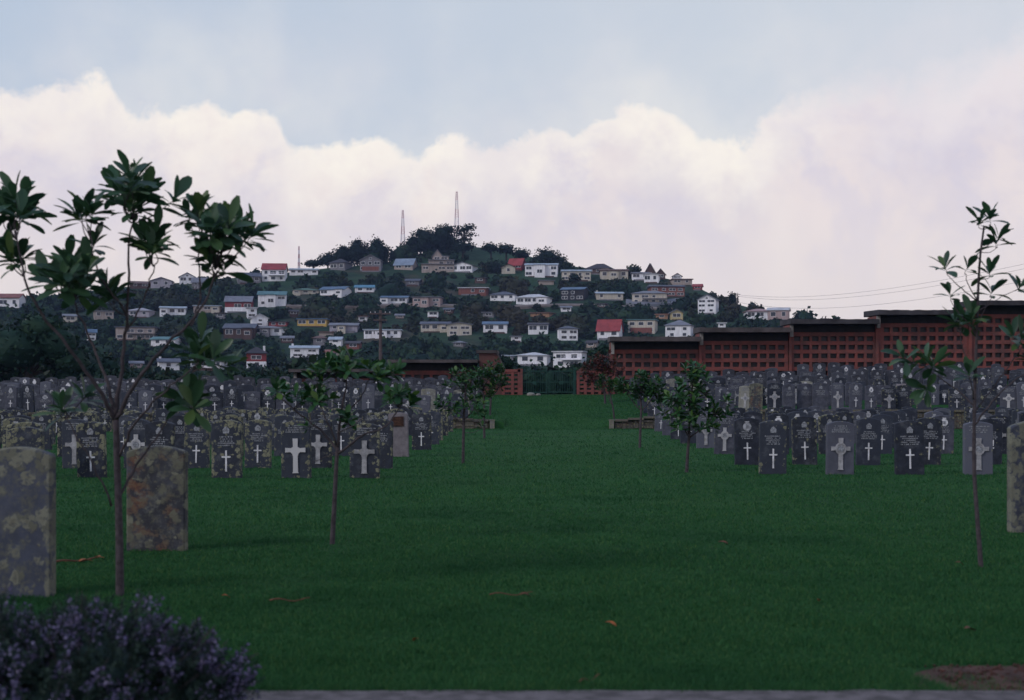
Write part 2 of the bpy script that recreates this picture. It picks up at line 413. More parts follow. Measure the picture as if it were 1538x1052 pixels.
# ------------------------------------------------------------------ the hill
RIDGE = [(-700, 520), (-400, 480), (-100, 458), (0, 450), (100, 440), (190, 430), (260, 424), (350, 417), (400, 412), (450, 406), (540, 399), (600, 390), (650, 375),
         (700, 369), (760, 375), (800, 386), (850, 398), (900, 405), (950, 411), (1000, 417), (1040, 428), (1080, 446), (1110, 458), (1150, 468), (1200, 479),
         (1300, 494), (1400, 504), (1700, 530), (2300, 570)]
def hill_Y(py): return 330+(585-py)*1.3
def hpt(px, py): return at(px, py, hill_Y(py))
def build_hill():
    mb = MB(); cols = [(-700+i*15) for i in range(201)]; nt_ = 44; rows = nt_+9; nc = len(cols)
    for r in range(rows):
        for px in cols:
            rd = table(RIDGE, px)
            if r < 4:
                Y = [79, 120, 200, 280][r]; z = [.95, 1.0, 1.6, 2.3][r]; p = Vector(((px-CX)*Y/F, Y, z))
            elif r-4 <= nt_-1:
                t = (r-4)/(nt_-1); py = lerp(585, rd, t); p = hpt(px, py)
                p.z += 1.1*noise.noise(Vector((p.x*.05, p.y*.05, 0)))*min(1, t*4)*(1-t*.6)-.3
            else:
                k = r-4-nt_+1; Yr = hill_Y(rd); p = at(px, rd, Yr); p.y += k*k*9; p.x *= p.y/Yr; p.z = max(-1, p.z-k*k*3.2)
            mb.v.append(tuple(p))
    for r in range(rows-1):
        for c in range(nc-1):
            a = r*nc+c; mb.f.append((a, a+1, a+nc+1, a+nc)); mb.m.append(0)
    tag(mb.build('hill', M['hill'], smoothf=True), kind='structure')
build_hill()
def hill_strip(name, pts, wpx, mat):
    mb = MB()
    for px, py in pts:
        a = hpt(px, py+wpx/2); c = hpt(px, py-wpx/2); a.z += .55; c.z += .75
        mb.v += [tuple(a), tuple(c), (c.x, c.y, c.z-2.5), (a.x, a.y, a.z-2.5)]
    for i in range(len(pts)-1):
        for k in range(4): mb.f.append((i*4+k, i*4+(k+1) % 4, i*4+4+(k+1) % 4, i*4+4+k)); mb.m.append(0)
    return tag(mb.build(name, mat), kind='structure')
hill_strip('road', [(430+i*20, 461+1.5*math.sin(i*.5)+(0 if i < 20 else (i-20)*.3)) for i in range(30)], 1.6, M['road'])
hill_strip('track', [(940+i*8, 455+2*math.sin(i*.4)) for i in range(11)], 5, M['r_grey'])

# ------------------------------------------------------------------ houses
# cx, base, width, wall top(eave), roof top, kind, wall, roof, storeys, extras, label
H = [
(409.5,422,37,404.5,395,'gs','white','red',2,'b','tall white house with bright red gabled roof on the hill crest'),
(454,412,46,406,402,'fl','white','paleblue',1,'','long low white house with pale blue roof right of the red-roofed house'),
(510,406,30,395,387.6,'hp','grey','dark',1,'','dark grey weathered house below the sloping row of pines'),
(556,407,33,391,383,'gf','grey','grey',2,'k','grey gabled house with brick-red lower front beside the pines'),
(608,405,33,398,388,'gs','beige','bluegrey2',1,'','beige house with large slate blue roof left of the tall beige mansion'),
(656,407,52,385,375,'tw','beige','grey',3,'','tall beige three-storey house with tiered balconies and pointed gable'),
(697.5,408,37,399,394,'gf','white','grey',1,'','low white house with wide front gable right of the beige mansion'),
(763,411,22,402,397,'gf','cream','brown',1,'','small cream gabled house in front of a red roof'),
(776,405,25,398,388,'gs','red','red',1,'','small house with red pointed roof under the hilltop grass'),
(406,459,45,443,437,'gs','white','teal',2,'','white two-storey house with teal roof on the left slope'),
(456,442,44,436,432,'hp','cream','green',1,'','low cream house with green hipped roof'),
(502,444,44,435,430,'gs','white','blue',1,'','white bungalow with blue roof and dark windows'),
(547,439,30,432,428,'gs','white','midblue',1,'','white cottage with bright blue roof'),
(592,456,42,447.5,444,'gs','white','blue',1,'','white house with long thin blue roof above the hill road'),
(641,461,44,447,444,'fl','pink','grey',2,'','pinkish two-storey house with flat grey roof above the road'),
(711,442,46,433,430,'fl','brick','white',1,'','flat-roofed brick house with white window bays'),
(757,451,42,443,437,'hp','white','slate',1,'','white bungalow with slate roof, left of the white hipped bungalow'),
(376.5,477,17,463,462,'fl','white','white',2,'','plain white cube house with flat roof'),
(386.5,490,29,478,472,'gf','white','white',2,'','white house with white front gable below the cube house'),
(416.5,491,29,484,482,'fl','red','dark',1,'','dark red low house behind a white bungalow'),
(402,503,44,493,489,'hp','white','grey',1,'','white bungalow with grey roof and wide dark windows'),
(358,507,48,493,486,'gs','brown','slate',1,'','dark red-brown house with slate roof left of the white bungalow'),
(355.5,468,43,453,444.5,'gs','red','grey',1,'w','red house with big grey roof and white basement'),
(468.5,490,45,480,477,'fl','yellow','blue',1,'','yellow bungalow with thin blue roof'),
(515,497,44,489,485,'gs','lilac','grey',1,'','pale grey bungalow right of the yellow bungalow'),
(545,483,14,476,475,'fl','white','brown',1,'','tiny white box garage below the hill road'),
(573,506,58,496,493.5,'fl','white','paleblue',1,'','long white flat-roofed house behind the wooden pole'),
(653,498,46,487,483,'gs','cream','slate',1,'','cream house with low roof left of the two-tier cream house'),
(688.5,504,40,488,484.5,'gf','cream','grey',2,'','two-tier cream house with wide shallow gable'),
(650,476,16,468,467,'fl','white','green',1,'','small white box house with flat green roof'),
(503.5,517,19,510,506.5,'gs','white','paleblue',1,'','small white cottage with pale blue roof low on slope'),
(454.5,537,47,523,519.5,'gs','white','paleblue',2,'c','long white house with chimney at its left end'),
(499.5,540,27,529,526,'gs','cream','redbrown',1,'','cream cottage with red-brown roof near the foot of the hill'),
(382.5,552,33,531,521,'hp','red','dark',2,'wc','red and white two-storey house with dark hipped roof'),
(743.5,499,37,487,483,'gs','white','blue',1,'','white house with blue roof in the middle of the slope'),
(813.5,415,51,398,395,'gs','white','paleblue',2,'','large white two-storey house in front of the round dark tree'),
(865.5,421,45,408,404,'fl','cream','paleblue',2,'','cream two-storey house with pale flat roof and big shrub in front'),
(902,411,46,404,395,'hp','brown','dark',1,'','dark brown house with large hipped roof on the ridge'),
(922.5,418,43,407,403,'fl','cream','brown',1,'','cream house with long dark window band below the brown roof'),
(962,420,26,411,408,'fl','white','grey',1,'','small white slant-roofed house left of the steep brown gables'),
(977.5,416,17,409,396,'gf','brown','dark',1,'','steep dark brown A-frame house, left and taller of the pair'),
(992.5,419,15,412,404,'gf','brown','dark',1,'','steep dark brown A-frame house, right and shorter of the pair'),
(980,424,25,413,411,'gf','white','white',1,'','small bright white house below the steep brown gables'),
(1024,427,32,420,418,'fl','beige','brown',1,'','low brownish house with flat roof near the ridge end'),
(1017,419,14,415,411,'gf','white','brown',1,'','tiny white gabled house on the ridge'),
(1048.5,435,15,430,427,'gs','red','red',1,'','small red roofed shed at the right end of the ridge'),
(1001.5,445,55,431,427,'fl','brick','slate',2,'','long brown brick two-storey house near the ridge'),
(863.5,451,41,435,431,'gs','dark','blue',2,'','black timber house with blue roof'),
(915,450,43,441,438,'gs','cream','paleblue',1,'c','cream bungalow with chimney at its left end'),
(977,456,56,441,436,'hp','cream','grey',2,'b','long cream house with veranda above a grey bank'),
(802,457,54,447,441,'hp','white','white',1,'','white bungalow with white hipped roof'),
(1065.5,470,33,450,443,'gf','white','grey',3,'','tall white gabled house beside the dark trees at right'),
(1142,479,42,468,463,'hp','white','pinkr',1,'','white bungalow with pinkish roof at the far right of the hill'),
(1172,480,36,466,462,'gs','pink','white',1,'','pale pink long house at the far right of the hill'),
(1085,492,12,486,484,'fl','white','white',1,'','tiny white shed just above the brick wall roof'),
(995,479,20,473,471,'fl','tan','tanr',1,'','low orange tan outbuilding beside the yellow gable'),
(1016,480,20,470,465,'gf','yellowish','grey',1,'','small yellow gabled house above the white hipped house'),
(966.5,500,47,481,478.5,'fl','cream','teal',2,'k','cream house with teal roof over a dark brick lower storey'),
(1022.5,507,45,489,480,'hp','white','grey',2,'','white two-storey house with grey hipped roof just above the brick wall'),
(916.5,508,39,496,480,'gs','white','red',1,'','white house with large deep red roof'),
(852.5,511,31,494,489,'hp','white','slate',2,'','small white two-storey house with slate roof'),
(808.5,500,31,488,485,'gs','white','dark',1,'','white house with dark roof half hidden in bush'),
(802,547,50,534,529,'hp','white','white',1,'','white hipped bungalow directly behind the green gate'),
(856.5,551,51,529,526,'fl','white','white',2,'b','white modern stepped house behind the gate, right of the bungalow'),
(12,462,34,447,441,'gs','white','redbrown',1,'','white house with red-brown roof at the far left edge'),
(48.5,499,25,481,480,'fl','beige','beiger',2,'n','blank beige block at the far left'),
(102,484,24,475,472,'gs','cream','grey',1,'','small cream house behind the left tree branches'),
(150.5,478,35,468,465,'fl','beige','grey',1,'','beige flat-roofed house behind the left tree'),
(208,476,34,467,462,'hp','lilac','lilacr',1,'','pale lilac bungalow with hipped roof'),
(255.5,473,43,463,460,'gs','white','paleblue',1,'','white bungalow with pale blue roof right of the lilac bungalow'),
(307.5,468,45,460,457,'fl','beige','paleblue',1,'','low beige house left of the red house with white basement'),
(135,512,16,499,495,'gs','white','blue',2,'','narrow white two-storey house behind the left tree'),
(200,510,62,492,489,'fl','beige','slate',2,'b','large beige two-storey house with dark balcony'),
(245.5,519,39,510,506,'gs','white','teal',1,'','white house with teal roof below the large beige house'),
(202,553,22,546,543,'gs','pink','grey',1,'','small pinkish house at the foot of the left slope'),
(248.5,555,37,544,539,'gs','white','slate',1,'c','white house with slate roof at the foot of the left slope'),
(308,508,16,501,498,'gs','white','paleblue',1,'','tiny white cottage left of the dark red-brown house'),
(370,425,40,415,409,'gs','grey','slate',1,'','grey house with wide slate roof left of the red-roofed house'),
(278,425,27,416,410,'gf','white','grey',1,'','pale gabled house on the left skyline'),
(240,431,34,422,417,'gf','lilac','grey',1,'','lilac gabled house on the left skyline'),
(206,432,36,426,422,'gs','brown','brown',1,'','brown low house on the left skyline'),
(298,434,25,424,417,'gs','grey','grey',2,'','grey house behind the upper left branches'),
(310,553,50,543,540,'gs','white','grey',1,'','white house hidden behind the lower left leaf cluster'),
(820,427,24,422,420.5,'fl','beige','grey',1,'n','low beige outbuilding below the large white two-storey house'),
(815,474,36,470.5,469,'fl','tan','brown',1,'n','long low rusty shed on the bank right of centre'),
(600,478,13,474,472,'gs','beige','grey',1,'','tiny beige shed right of the tiny white box garage'),
(489,503,22,499.5,498,'fl','beige','brown',1,'n','low beige carport under the pale grey bungalow'),
(764,541,18,535,533.5,'fl','grey','paleblue',1,'','small grey house with pale flat roof left of the hipped bungalow'),
(330,478,15,471,469,'fl','grey','dark',1,'','small grey shed left of the red house with white basement'),
(440,474,14,468,466,'gs','brown','dark',1,'','small brown shed above the yellow bungalow'),
(674,470,15,465,463,'gs','brown','slate',1,'','small brown shed up the slope from the white box house'),
(735,476,20,470,468,'fl','grey','grey',1,'','low grey house above the blue-roofed house mid slope'),
(905,462,14,457,455.5,'fl','brown','dark',1,'','small dark shed below the cream bungalow with chimney'),
(530,524,22,516,513,'gs','brick','dark',1,'','small brick cottage below the long white flat-roofed house'),
(690,521,18,515,512,'hp','grey','grey',1,'','small grey cottage low on the slope at centre'),
(430,515,20,508,505,'gs','brown','grey',1,'','brown cottage above the long white house with chimney'),
(890,522,18,515,512,'gs','beige','dark',1,'','small beige cottage left of the brick niche wall top'),
(775,512,16,506,504,'fl','white','grey',1,'','tiny white shed in bush above the gate bungalow'),
(620,428,22,422,419,'gs','grey','slate',1,'','small grey house below the beige mansion'),
(722,424,18,418,416,'fl','brown','dark',1,'','small brown house under the dark summit slope tree'),
(850,468,16,462,460,'gs','white','grey',1,'','small white garage below the black timber house'),
(479.5,517,19,508,504,'hp','grey','brown',1,'','small grey house left of the pale blue roofed cottage'),
]
M['r_bluegrey2'] = plain('house_roof_bluegrey', (.20, .24, .31), .6, .2, .5, .2)
M['r_pinkr'] = plain('house_roof_pink', (.33, .20, .20), .6, .2, .5, .2)
M['r_tanr'] = plain('house_roof_tan', (.30, .15, .10), .6, .2, .5, .2)
M['r_beiger'] = plain('house_roof_beige', (.30, .27, .25), .6, .2, .5, .2)
M['r_lilacr'] = plain('house_roof_lilac', (.30, .28, .32), .6, .2, .5, .2)

def window(root, x, z, w, h, y, flip=1):
    m = MB(); t = .08
    m.box(x-w/2, x+w/2, y-.05, y+.02, z, z+t, 0); m.box(x-w/2, x+w/2, y-.05, y+.02, z+h-t, z+h, 0)
    m.box(x-w/2, x-w/2+t, y-.05, y+.02, z+t, z+h-t, 0); m.box(x+w/2-t, x+w/2, y-.05, y+.02, z+t, z+h-t, 0)
    if w > 1.8: m.box(x-.05, x+.05, y-.045, y+.02, z+t, z+h-t, 0)
    m.box(x-w/2+t, x+w/2-t, y-.03, y+.01, z+t, z+h-t, 1)
    return m.build('window', [M['h_white'], M['glass']], root)

house_rects = []
def house(spec):
    cx, base, wp, eave, top, kind, wc, rc, st, ex, label = spec
    Y = hill_Y(base); s = F/Y; p = at(cx, base, Y); rng = random.Random(int(cx*10+base))
    yaw = rng.uniform(-.22, .22)+(.15 if cx < 500 else -.1)
    w = wp/s/ math.cos(abs(yaw))*.97; dep = min(8., w*.8); h = (base-eave)/s; rh = max(.25, (eave-top)/s)
    w = max(2.5, w-abs(math.sin(yaw))*dep*.8)
    root = empty('house', p+Vector((0, dep*.5, 0)), yaw); tag(root, label, 'house', 'houses on the hillside')
    house_rects.append((cx-wp/2, cx+wp/2, top, base, Y))
    wm = M['h_'+wc]; rm = M['r_'+rc]; x0, x1, y0, y1 = -w/2, w/2, -dep/2, dep/2
    body_top = h
    wall = MB().box(x0, x1, y0, y1, -3.5, h)
    e = .45
    roof = MB()
    if kind == 'fl':
        roof.box(x0-e, x1+e, y0-e, y1+e, h+.002, h+max(.3, rh*.35))
        if rh > .8:                                    # very low pitched top
            b = h+.3; roof.add([(x0-e, y0-e, b), (x1+e, y0-e, b), (x1+e, y1+e, b), (x0-e, y1+e, b), (x0-e, 0, h+rh), (x1+e, 0, h+rh)],
                               [(0, 1, 5, 4), (2, 3, 4, 5), (0, 4, 3), (1, 2, 5)])
    elif kind == 'gs':
        wall.add([(x0, y0, h), (x1, y0, h), (x1, y1, h), (x0, y1, h), (x0, 0, h+rh-.05), (x1, 0, h+rh-.05)], [(0, 4, 3), (1, 2, 5)])
        t = .18
        for sgn in (-1, 1):
            yy = sgn*(dep/2+e); k = rh/(dep/2)*e
            a = [(x0-e, yy, h-k), (x1+e, yy, h-k), (x1+e, 0, h+rh), (x0-e, 0, h+rh)]
            roof.add(a+[(v[0], v[1], v[2]+t) for v in a], [(0, 1, 2, 3), (4, 7, 6, 5), (0, 4, 5, 1), (1, 5, 6, 2), (3, 7, 4, 0)])
    elif kind in ('gf', 'tw'):
        wall.add([(x0, y0, h), (x1, y0, h), (0, y0, h+rh-.08), (x0, y1, h), (x1, y1, h), (0, y1, h+rh-.08)], [(0, 1, 2), (4, 3, 5)])
        t = .2
        for sgn in (-1, 1):
            xx = sgn*(w/2+e); k = rh/(w/2)*e
            a = [(xx, y0-e, h-k), (xx, y1+e, h-k), (0, y1+e, h+rh), (0, y0-e, h+rh)]
            roof.add(a+[(v[0], v[1], v[2]+t) for v in a], [(0, 1, 2, 3), (4, 7, 6, 5), (0, 4, 5, 1), (0, 3, 7, 4), (1, 5, 6, 2)])
    elif kind == 'hp':
        r = max(.3, w/2-dep/2) if w > dep else .3
        k = e*.6
        a = [(x0-e, y0-e, h-.05), (x1+e, y0-e, h-.05), (x1+e, y1+e, h-.05), (x0-e, y1+e, h-.05)]
        c = [(v[0], v[1], v[2]+.15) for v in a]
        roof.add(a+c+[(-r, 0, h+rh), (r, 0, h+rh)], [(0, 3, 2, 1), (0, 1, 5, 4), (1, 2, 6, 5), (2, 3, 7, 6), (3, 0, 4, 7), (4, 5, 9, 8), (6, 7, 8, 9), (5, 6, 9), (7, 4, 8)])
    if kind == 'tw':                                   # three receding storeys
        wall = MB().box(x0, x1, y0-1.6, y1, -3.5, h*.42).box(x0+w*.22, x1, y0-.4, y1, h*.42, h*.72).box(x0+w*.34, x1-w*.16, y0+.6, y1, h*.72, h)
        wall.add([(x0+w*.34, y0+.6, h), (x1-w*.36, y0+.6, h), (x0+w*.49, y0+.6, h+rh-.1)], [(0, 1, 2)])
        roof = MB().box(x0-.3, x1+.4, y0-2.2, y1+.3, h*.42, h*.42+.25).box(x0+w*.2, x1+.4, y0-1.1, y1+.3, h*.72, h*.72+.25)
        a = x0+w*.33; b = x1-w*.35; c = (a+b)/2
        for q, r_ in ((a-.3, c), (b+.3, c)):
            roof.add([(q, y0+.2, h-.2), (q, y1, h-.2), (r_, y1, h+rh), (r_, y0+.2, h+rh), (q, y0+.2, h), (q, y1, h), (r_, y1, h+rh+.2), (r_, y0+.2, h+rh+.2)],
                     [(0, 1, 2, 3), (4, 7, 6, 5), (0, 3, 7, 4), (0, 4, 5, 1)])
        roof.box(b+.3, x1-w*.13, y0+.3, y1, h+.002, h+.25)
    wall.build('wall', wm, root); ro = roof.build('roof', rm, root)
    fy = y0 if kind != 'tw' else y0-1.6
    if not ex and w > 8.5 and kind in ('gs', 'hp', 'fl') and rng.random() < .7:
        wx = rng.choice([x0, x1-w*.34, x0+w*.3]); ww_ = w*rng.uniform(.28, .36); pj = rng.uniform(1.2, 2.2); hh = h-.12
        wg = MB().box(wx+.05, wx+ww_, y0-pj, y0-.01, -3.5, hh).build('wing', M['h_'+wc] if rng.random() < .7 else M['h_'+rng.choice(['grey', 'cream', 'brown'])], root)
        MB().box(wx-.25, wx+ww_+.3, y0-pj-.35, y0-.46, hh+.003, hh+.2).build('wing_roof', rm, wg)
        o_ = window(wg, wx+ww_/2, h*.25, min(2.2, ww_*.6), min(1.5, h*.4), y0-pj)
    if rng.random() < .5 and 'n' not in ex:
        MB().box(x0+w*.1, x1-w*.1, y0-.9, y0-.012, -1.6, -.02).build('deck', M['h_grey'] if rng.random() < .5 else M['h_brown'], root)
    if 'w' in ex: tag(MB().box(x0-.04, x1+.04, y0-.06, y1+.04, -3.5, h*.42).build('lower_wall', M['h_white'], root), 'white lower wall')
    if 'k' in ex: tag(MB().box(x0+w*.1, x1-w*.1, y0-.06, y1+.04, -3.5, h*.4).build('lower_wall', M['h_brick'], root), 'brick lower wall')
    if 'c' in ex: MB().box(*((x1-.9, x1-.3) if wc == 'red' else (x0+.2, x0+.8)), -.3, .3, h-.5, h+rh*.7+.9).build('chimney', M['h_white'] if wc == 'red' else wm, ro)
    if 'b' in ex:
        bl = MB().box(x0+w*.3, x1, y0-1.5, y0-.01, h*.45, h*.45+.16)
        for i in range(7):
            xx = lerp(x0+w*.3+.1, x1-.1, i/6); bl.box(xx-.05, xx+.05, y0-1.5, y0-1.4, h*.45+.16, h*.45+1.05)
        bl.box(x0+w*.3, x1, y0-1.52, y0-1.4, h*.45+1.05, h*.45+1.15); bl.build('balcony', M['h_grey'] if wc != 'white' else M['h_white'], root)
    if 'n' in ex: return
    levels = {1: [.30], 2: [.10, .58], 3: [.08, .46, .78]}[st]
    for li, lv in enumerate(levels):
        sh = h/max(st, 1); wh = min(1.6, sh*.56)
        lx0, lx1, ly = x0, x1, y0
        if kind == 'tw':
            lx0, lx1, ly = [(x0, x1, y0-1.6), (x0+w*.22, x1, y0-.4), (x0+w*.34, x1-w*.16, y0+.6)][li]
        elif 'w' in ex and lv < .3: ly = y0-.06
        W = lx1-lx0; n = max(1, int(W/2.9)); slots = [lx0+W*(i+.5)/n for i in range(n)]
        for x in slots:
            if rng.random() < .14 and n > 2: continue
            ww = rng.choice([1.3, 1.8, 2.3, 2.8]); ww = min(ww, W/n*.8)
            window(root, x+rng.uniform(-.2, .2), h*lv+(.1 if st == 1 else 0), ww, wh, ly)
    if kind == 'gf' and rh > 1.6 and w > 5: window(root, 0, h+.15, .9, min(1., rh*.4), y0)
for hs in H: house(hs)

# ------------------------------------------------------------------ leaf clouds
def crown_points(n, rng, surf=.35):
    d = rng.normal(size=(n, 3)); d /= np.linalg.norm(d, axis=1)[:, None]
    r = 1.06-surf*rng.random(n)**1.3
    lump = np.array([noise.noise(Vector(v*2.3)) for v in d]); r *= 1+.5*lump+.22*np.array([noise.noise(Vector(v*6.1)) for v in d])
    return d*r[:, None], d
def quads(P, size, rng, nrm=None, aspect=.7):
    n = len(P); a = rng.normal(size=(n, 3)); a /= np.linalg.norm(a, axis=1)[:, None]
    if nrm is not None: a = a+nrm*.3
    b = rng.normal(size=(n, 3)); u = np.cross(a, b); u /= np.linalg.norm(u, axis=1)[:, None]+1e-9
    v = np.cross(u, a); v /= np.linalg.norm(v, axis=1)[:, None]+1e-9
    s = (size*rng.uniform(.6, 1.4, n))[:, None] if np.isscalar(size) else size[:, None]
    return np.stack([P-u*s, P-v*s*aspect, P+u*s, P+v*s*aspect], 1).reshape(-1, 3)
_ico = None
def ico():
    global _ico
    if _ico is None:
        import bmesh
        bm = bmesh.new(); bmesh.ops.create_icosphere(bm, subdivisions=2, radius=1.)
        _ico = (np.array([v.co[:] for v in bm.verts]), np.array([[v.index for v in f.verts] for f in bm.faces])); bm.free()
    return _ico
def leafy(name, blobs, leaf, dens, mat, core=.78, parent=None, seed=0):
    """blobs: (x,y,z,rx,ry,rz) ellipsoids; every one is a cloud of small leaf faces round a rough inner mass (quads and core triangles as degenerate-free quads)"""
    rng = np.random.default_rng(seed+5); V = []; Fq = []; nb = 0
    iv, ifc = ico()
    for bi, (x, y, z, rx, ry, rz) in enumerate(blobs):
        n = int(dens*(rx*rz+ry*rz+rx*ry)/(leaf*leaf)*.55)
        P, d = crown_points(max(n, 12), rng)
        rot = rng.uniform(0, 6.28); c, s_ = math.cos(rot), math.sin(rot)
        P = P @ np.array([[c, s_, 0], [-s_, c, 0], [0, 0, 1]])
        P = P*np.array([rx, ry, rz])+np.array([x, y, z])
        Q = quads(P, leaf, rng); V.append(Q); Fq.append(np.arange(len(Q)).reshape(-1, 4)+nb); nb += len(Q)
        if core:
            j = 1+.22*np.array([noise.noise(Vector(v*2.6)+Vector((bi, 0, 0))) for v in iv])
            C = iv*j[:, None]*core*np.array([rx, ry, rz])+np.array([x, y, z]); V.append(C)
            # centroid split keeps every face a quad
            F3 = ifc+nb; nb += len(C)
            cen = C[ifc].mean(1); V.append(cen); ci = np.arange(len(cen))+nb; nb += len(cen)
            mids = (C[ifc]+C[np.roll(ifc, -1, 1)])/2; V.append(mids.reshape(-1, 3)); mi = np.arange(len(cen)*3).reshape(-1, 3)+nb; nb += len(cen)*3
            for k in range(3): Fq.append(np.stack([F3[:, k], mi[:, k], ci, mi[:, (k+2) % 3]], 1))
    me = np_mesh(name, np.concatenate(V), np.concatenate(Fq), mat)
    return link(name, me, parent)

def hill_bush():
    rng = np.random.default_rng(3); temps = []
    for t in range(7):
        P, d = crown_points(95, rng, .45); temps.append(P)
    iv, ifc = ico()
    V = []; Fq = []; T3V = []; T3F = []; nb = 0; n3 = 0; count = 0
    def blocked(px, top, bot, r, Y):
        for (a, b, t, bs, hy) in house_rects:
            if Y < hy+6 and px+r > a-1 and px-r < b+1 and top < bs-1.5 and bot > t: return True
        return False
    tries = 0
    while count < 4300 and tries < 60000:
        tries += 1
        px = rng.uniform(-160, 1700); rd = table(RIDGE, px)
        py = rd+1+(592-rd)*rng.random()**.9
        if py > 584: Y = rng.uniform(95, 330); base_z = lerp(1., 2.4, (Y-95)/235)
        else: Y = hill_Y(py); base_z = None
        s = F/Y
        R = rng.choice([1.3, 1.8, 2.5, 3.3, 4.4, 5.6], p=[.2, .24, .24, .18, .1, .04])
        if Y < 330: R = rng.uniform(1.5, 2.6)
        c = at(px, py, Y)
        if base_z is not None: c.z = base_z; py = CY-(base_z-EYE)*s
        # open grassy areas: hilltop paddock and strips between the houses
        g = noise.noise(Vector((px*.012, py*.03, 4)))
        if g > .42 and R > 1.9: continue
        if 700 < px < 835 and py < 405 and rng.random() < .85: continue
        hz = R*rng.uniform(.65, 1.15); top = py-(hz*1.55)*s
        if top < rd-7 and Y > 400 and rng.random() < .7: continue
        if blocked(px, top, py, R*s*.9, Y): continue
        P = temps[rng.integers(7)]; a = rng.uniform(0, 6.28); ca, sa = math.cos(a), math.sin(a)
        P = P @ np.array([[ca, sa, 0], [-sa, ca, 0], [0, 0, 1]])
        P = P*np.array([R, R, hz])+np.array([c.x, c.y+R*.5, c.z+hz*.55])
        lf = .42+.1*R
        Q = quads(P, lf, rng); V.append(Q); Fq.append(np.arange(len(Q)).reshape(-1, 4)+nb); nb += len(Q)
        C = iv*(.8*np.array([R, R, hz]))+np.array([c.x, c.y+R*.5, c.z+hz*.5])+rng.normal(size=iv.shape)*.12*R
        T3V.append(C); T3F.append(ifc+n3); n3 += len(C); count += 1
    # join quads and triangles (triangles written as quads through an edge midpoint)
    C = np.concatenate(T3V); T = np.concatenate(T3F); mid = (C[T[:, 0]]+C[T[:, 1]])/2
    Vall = np.concatenate(V+[C, mid]); T = T+nb; mi = np.arange(len(mid))+nb+len(C)
    Tq = np.stack([T[:, 0], mi, T[:, 1], T[:, 2]], 1)
    me = np_mesh('bush', Vall, np.concatenate(Fq+[Tq]), M['bush'])
    tag(link('bush', me), 'dense dark green bush and scrub covering the hillside between the houses', 'bush', kind='stuff')
hill_bush()

def far_tree(name, label, Y, blobs, trunk=None, leaf=.42, dens=3.2, mat='pine', group=None, seed=0, core=.72):
    """blobs in photograph units (px, py, rx, ry); trunk (px, top, bottom, radius m)"""
    s = F/Y
    if trunk is None:
        bx = sum(b[0] for b in blobs)/len(blobs); by = max(b[1]+b[3] for b in blobs); trunk = (bx, by-max(b[3] for b in blobs), by+3, .35)
    base = at(trunk[0], trunk[2], Y); root = empty(name, base); tag(root, label, 'tree', group)
    L = []
    for i, (px, py, rx, ry) in enumerate(blobs):
        p = at(px, py, Y)-base; L.append((p.x, ((i*37) % 5-2)*.12*rx/s, p.z, rx/s, max(rx, ry)*.85/s, ry/s))
    leafy('crown', L, leaf, dens, M[mat], core, root, seed)
    t = MB(); h = (trunk[2]-trunk[1])/s; r = trunk[3]
    t.tube([(0, 0, -2), (0, 0, h*.5), (0, 0, h)], [r*1.2, r, r*.6], 7)
    for i, l in enumerate(L):
        t.tube([(0, 0, h*.5), (l[0]*.5, l[1]*.5, lerp(h*.6, l[2], .5)), (l[0], l[1], l[2])], [r*.5, r*.4, r*.2], 5)
    t.build('trunk', M['trunk'], root)
    return root
G = 'dark conifers on the hilltop'
Yp = 578
for i, (px, t, w) in enumerate([(470, 391, 13), (492, 381, 15), (513, 370, 16), (536, 361, 19), (565, 360, 21)]):
    L = [(px, (t+400)/2, w*.8, (400-t)*.50), (px-w*.35, lerp(t, 402, .55), w*.75, (402-t)*.36), (px+w*.4, lerp(t, 402, .5), w*.7, (402-t)*.38), (px+w*.1, t+5, w*.35, 6)]
    far_tree('conifer_tree', ['low leftmost', 'second from left', 'middle', 'second from right', 'tallest rightmost'][i]+' conifer of the sloping row above the grey houses', Yp, L, group=G, seed=i)
for i, (L, lab) in enumerate([
    ([(612, 378, 13, 14), (622, 366, 14, 14), (605, 388, 8, 8)], 'low left end of the big wind-swept macrocarpa clump on the summit'),
    ([(640, 362, 17, 18), (634, 352, 13, 9), (645, 378, 16, 12), (652, 362, 20, 12), (628, 370, 20, 13)], 'broad rounded macrocarpa left of centre in the summit clump'),
    ([(664, 353, 16, 14), (672, 346, 14, 8), (662, 370, 14, 14), (677, 362, 7, 10)], 'tallest macrocarpa of the summit clump, in front of the lattice mast')]):
    far_tree('macrocarpa_tree', lab, Yp+14, L, group=G, seed=20+i, dens=2.6)
far_tree('umbrella_pine', 'flat-topped pine with layered branches at right of the summit clump', Yp+10,
         [(698, 345, 15, 6), (706, 341, 10, 4.5), (690, 351, 11, 4.5), (708, 353, 9, 3.2), (700, 360, 10, 4), (688, 361, 7, 4)], (697, 345, 374, .6), group=G, seed=31, core=.45, dens=2.0)
far_tree('low_tree', 'low rounded dark tree below the flat-topped pine', Yp+4, [(700, 371, 15, 7), (690, 374, 9, 6)], group=G, seed=32)
for i, (px, py, rx, ry, lab) in enumerate([(735, 372, 12, 7, 'left'), (758, 374, 14, 7.5, 'middle'), (782, 381, 13, 7, 'right')]):
    far_tree('low_tree', lab+' one of three low dark trees on the skyline right of the pine', Yp-2, [(px, py, rx, ry), (px+5, py+2, rx*.7, ry*.8)], group=G, seed=40+i)
far_tree('round_tree', 'large rounded dark tree on the skyline above the white two-storey house', 572, [(822, 387, 20, 13), (836, 393, 16, 12), (812, 393, 14, 11), (847, 400, 9, 9)], group=G, seed=44)
far_tree('dark_tree', 'dark tree standing behind the cream gabled house on the summit slope', 560, [(742, 403, 17, 12), (735, 412, 14, 9)], seed=50)
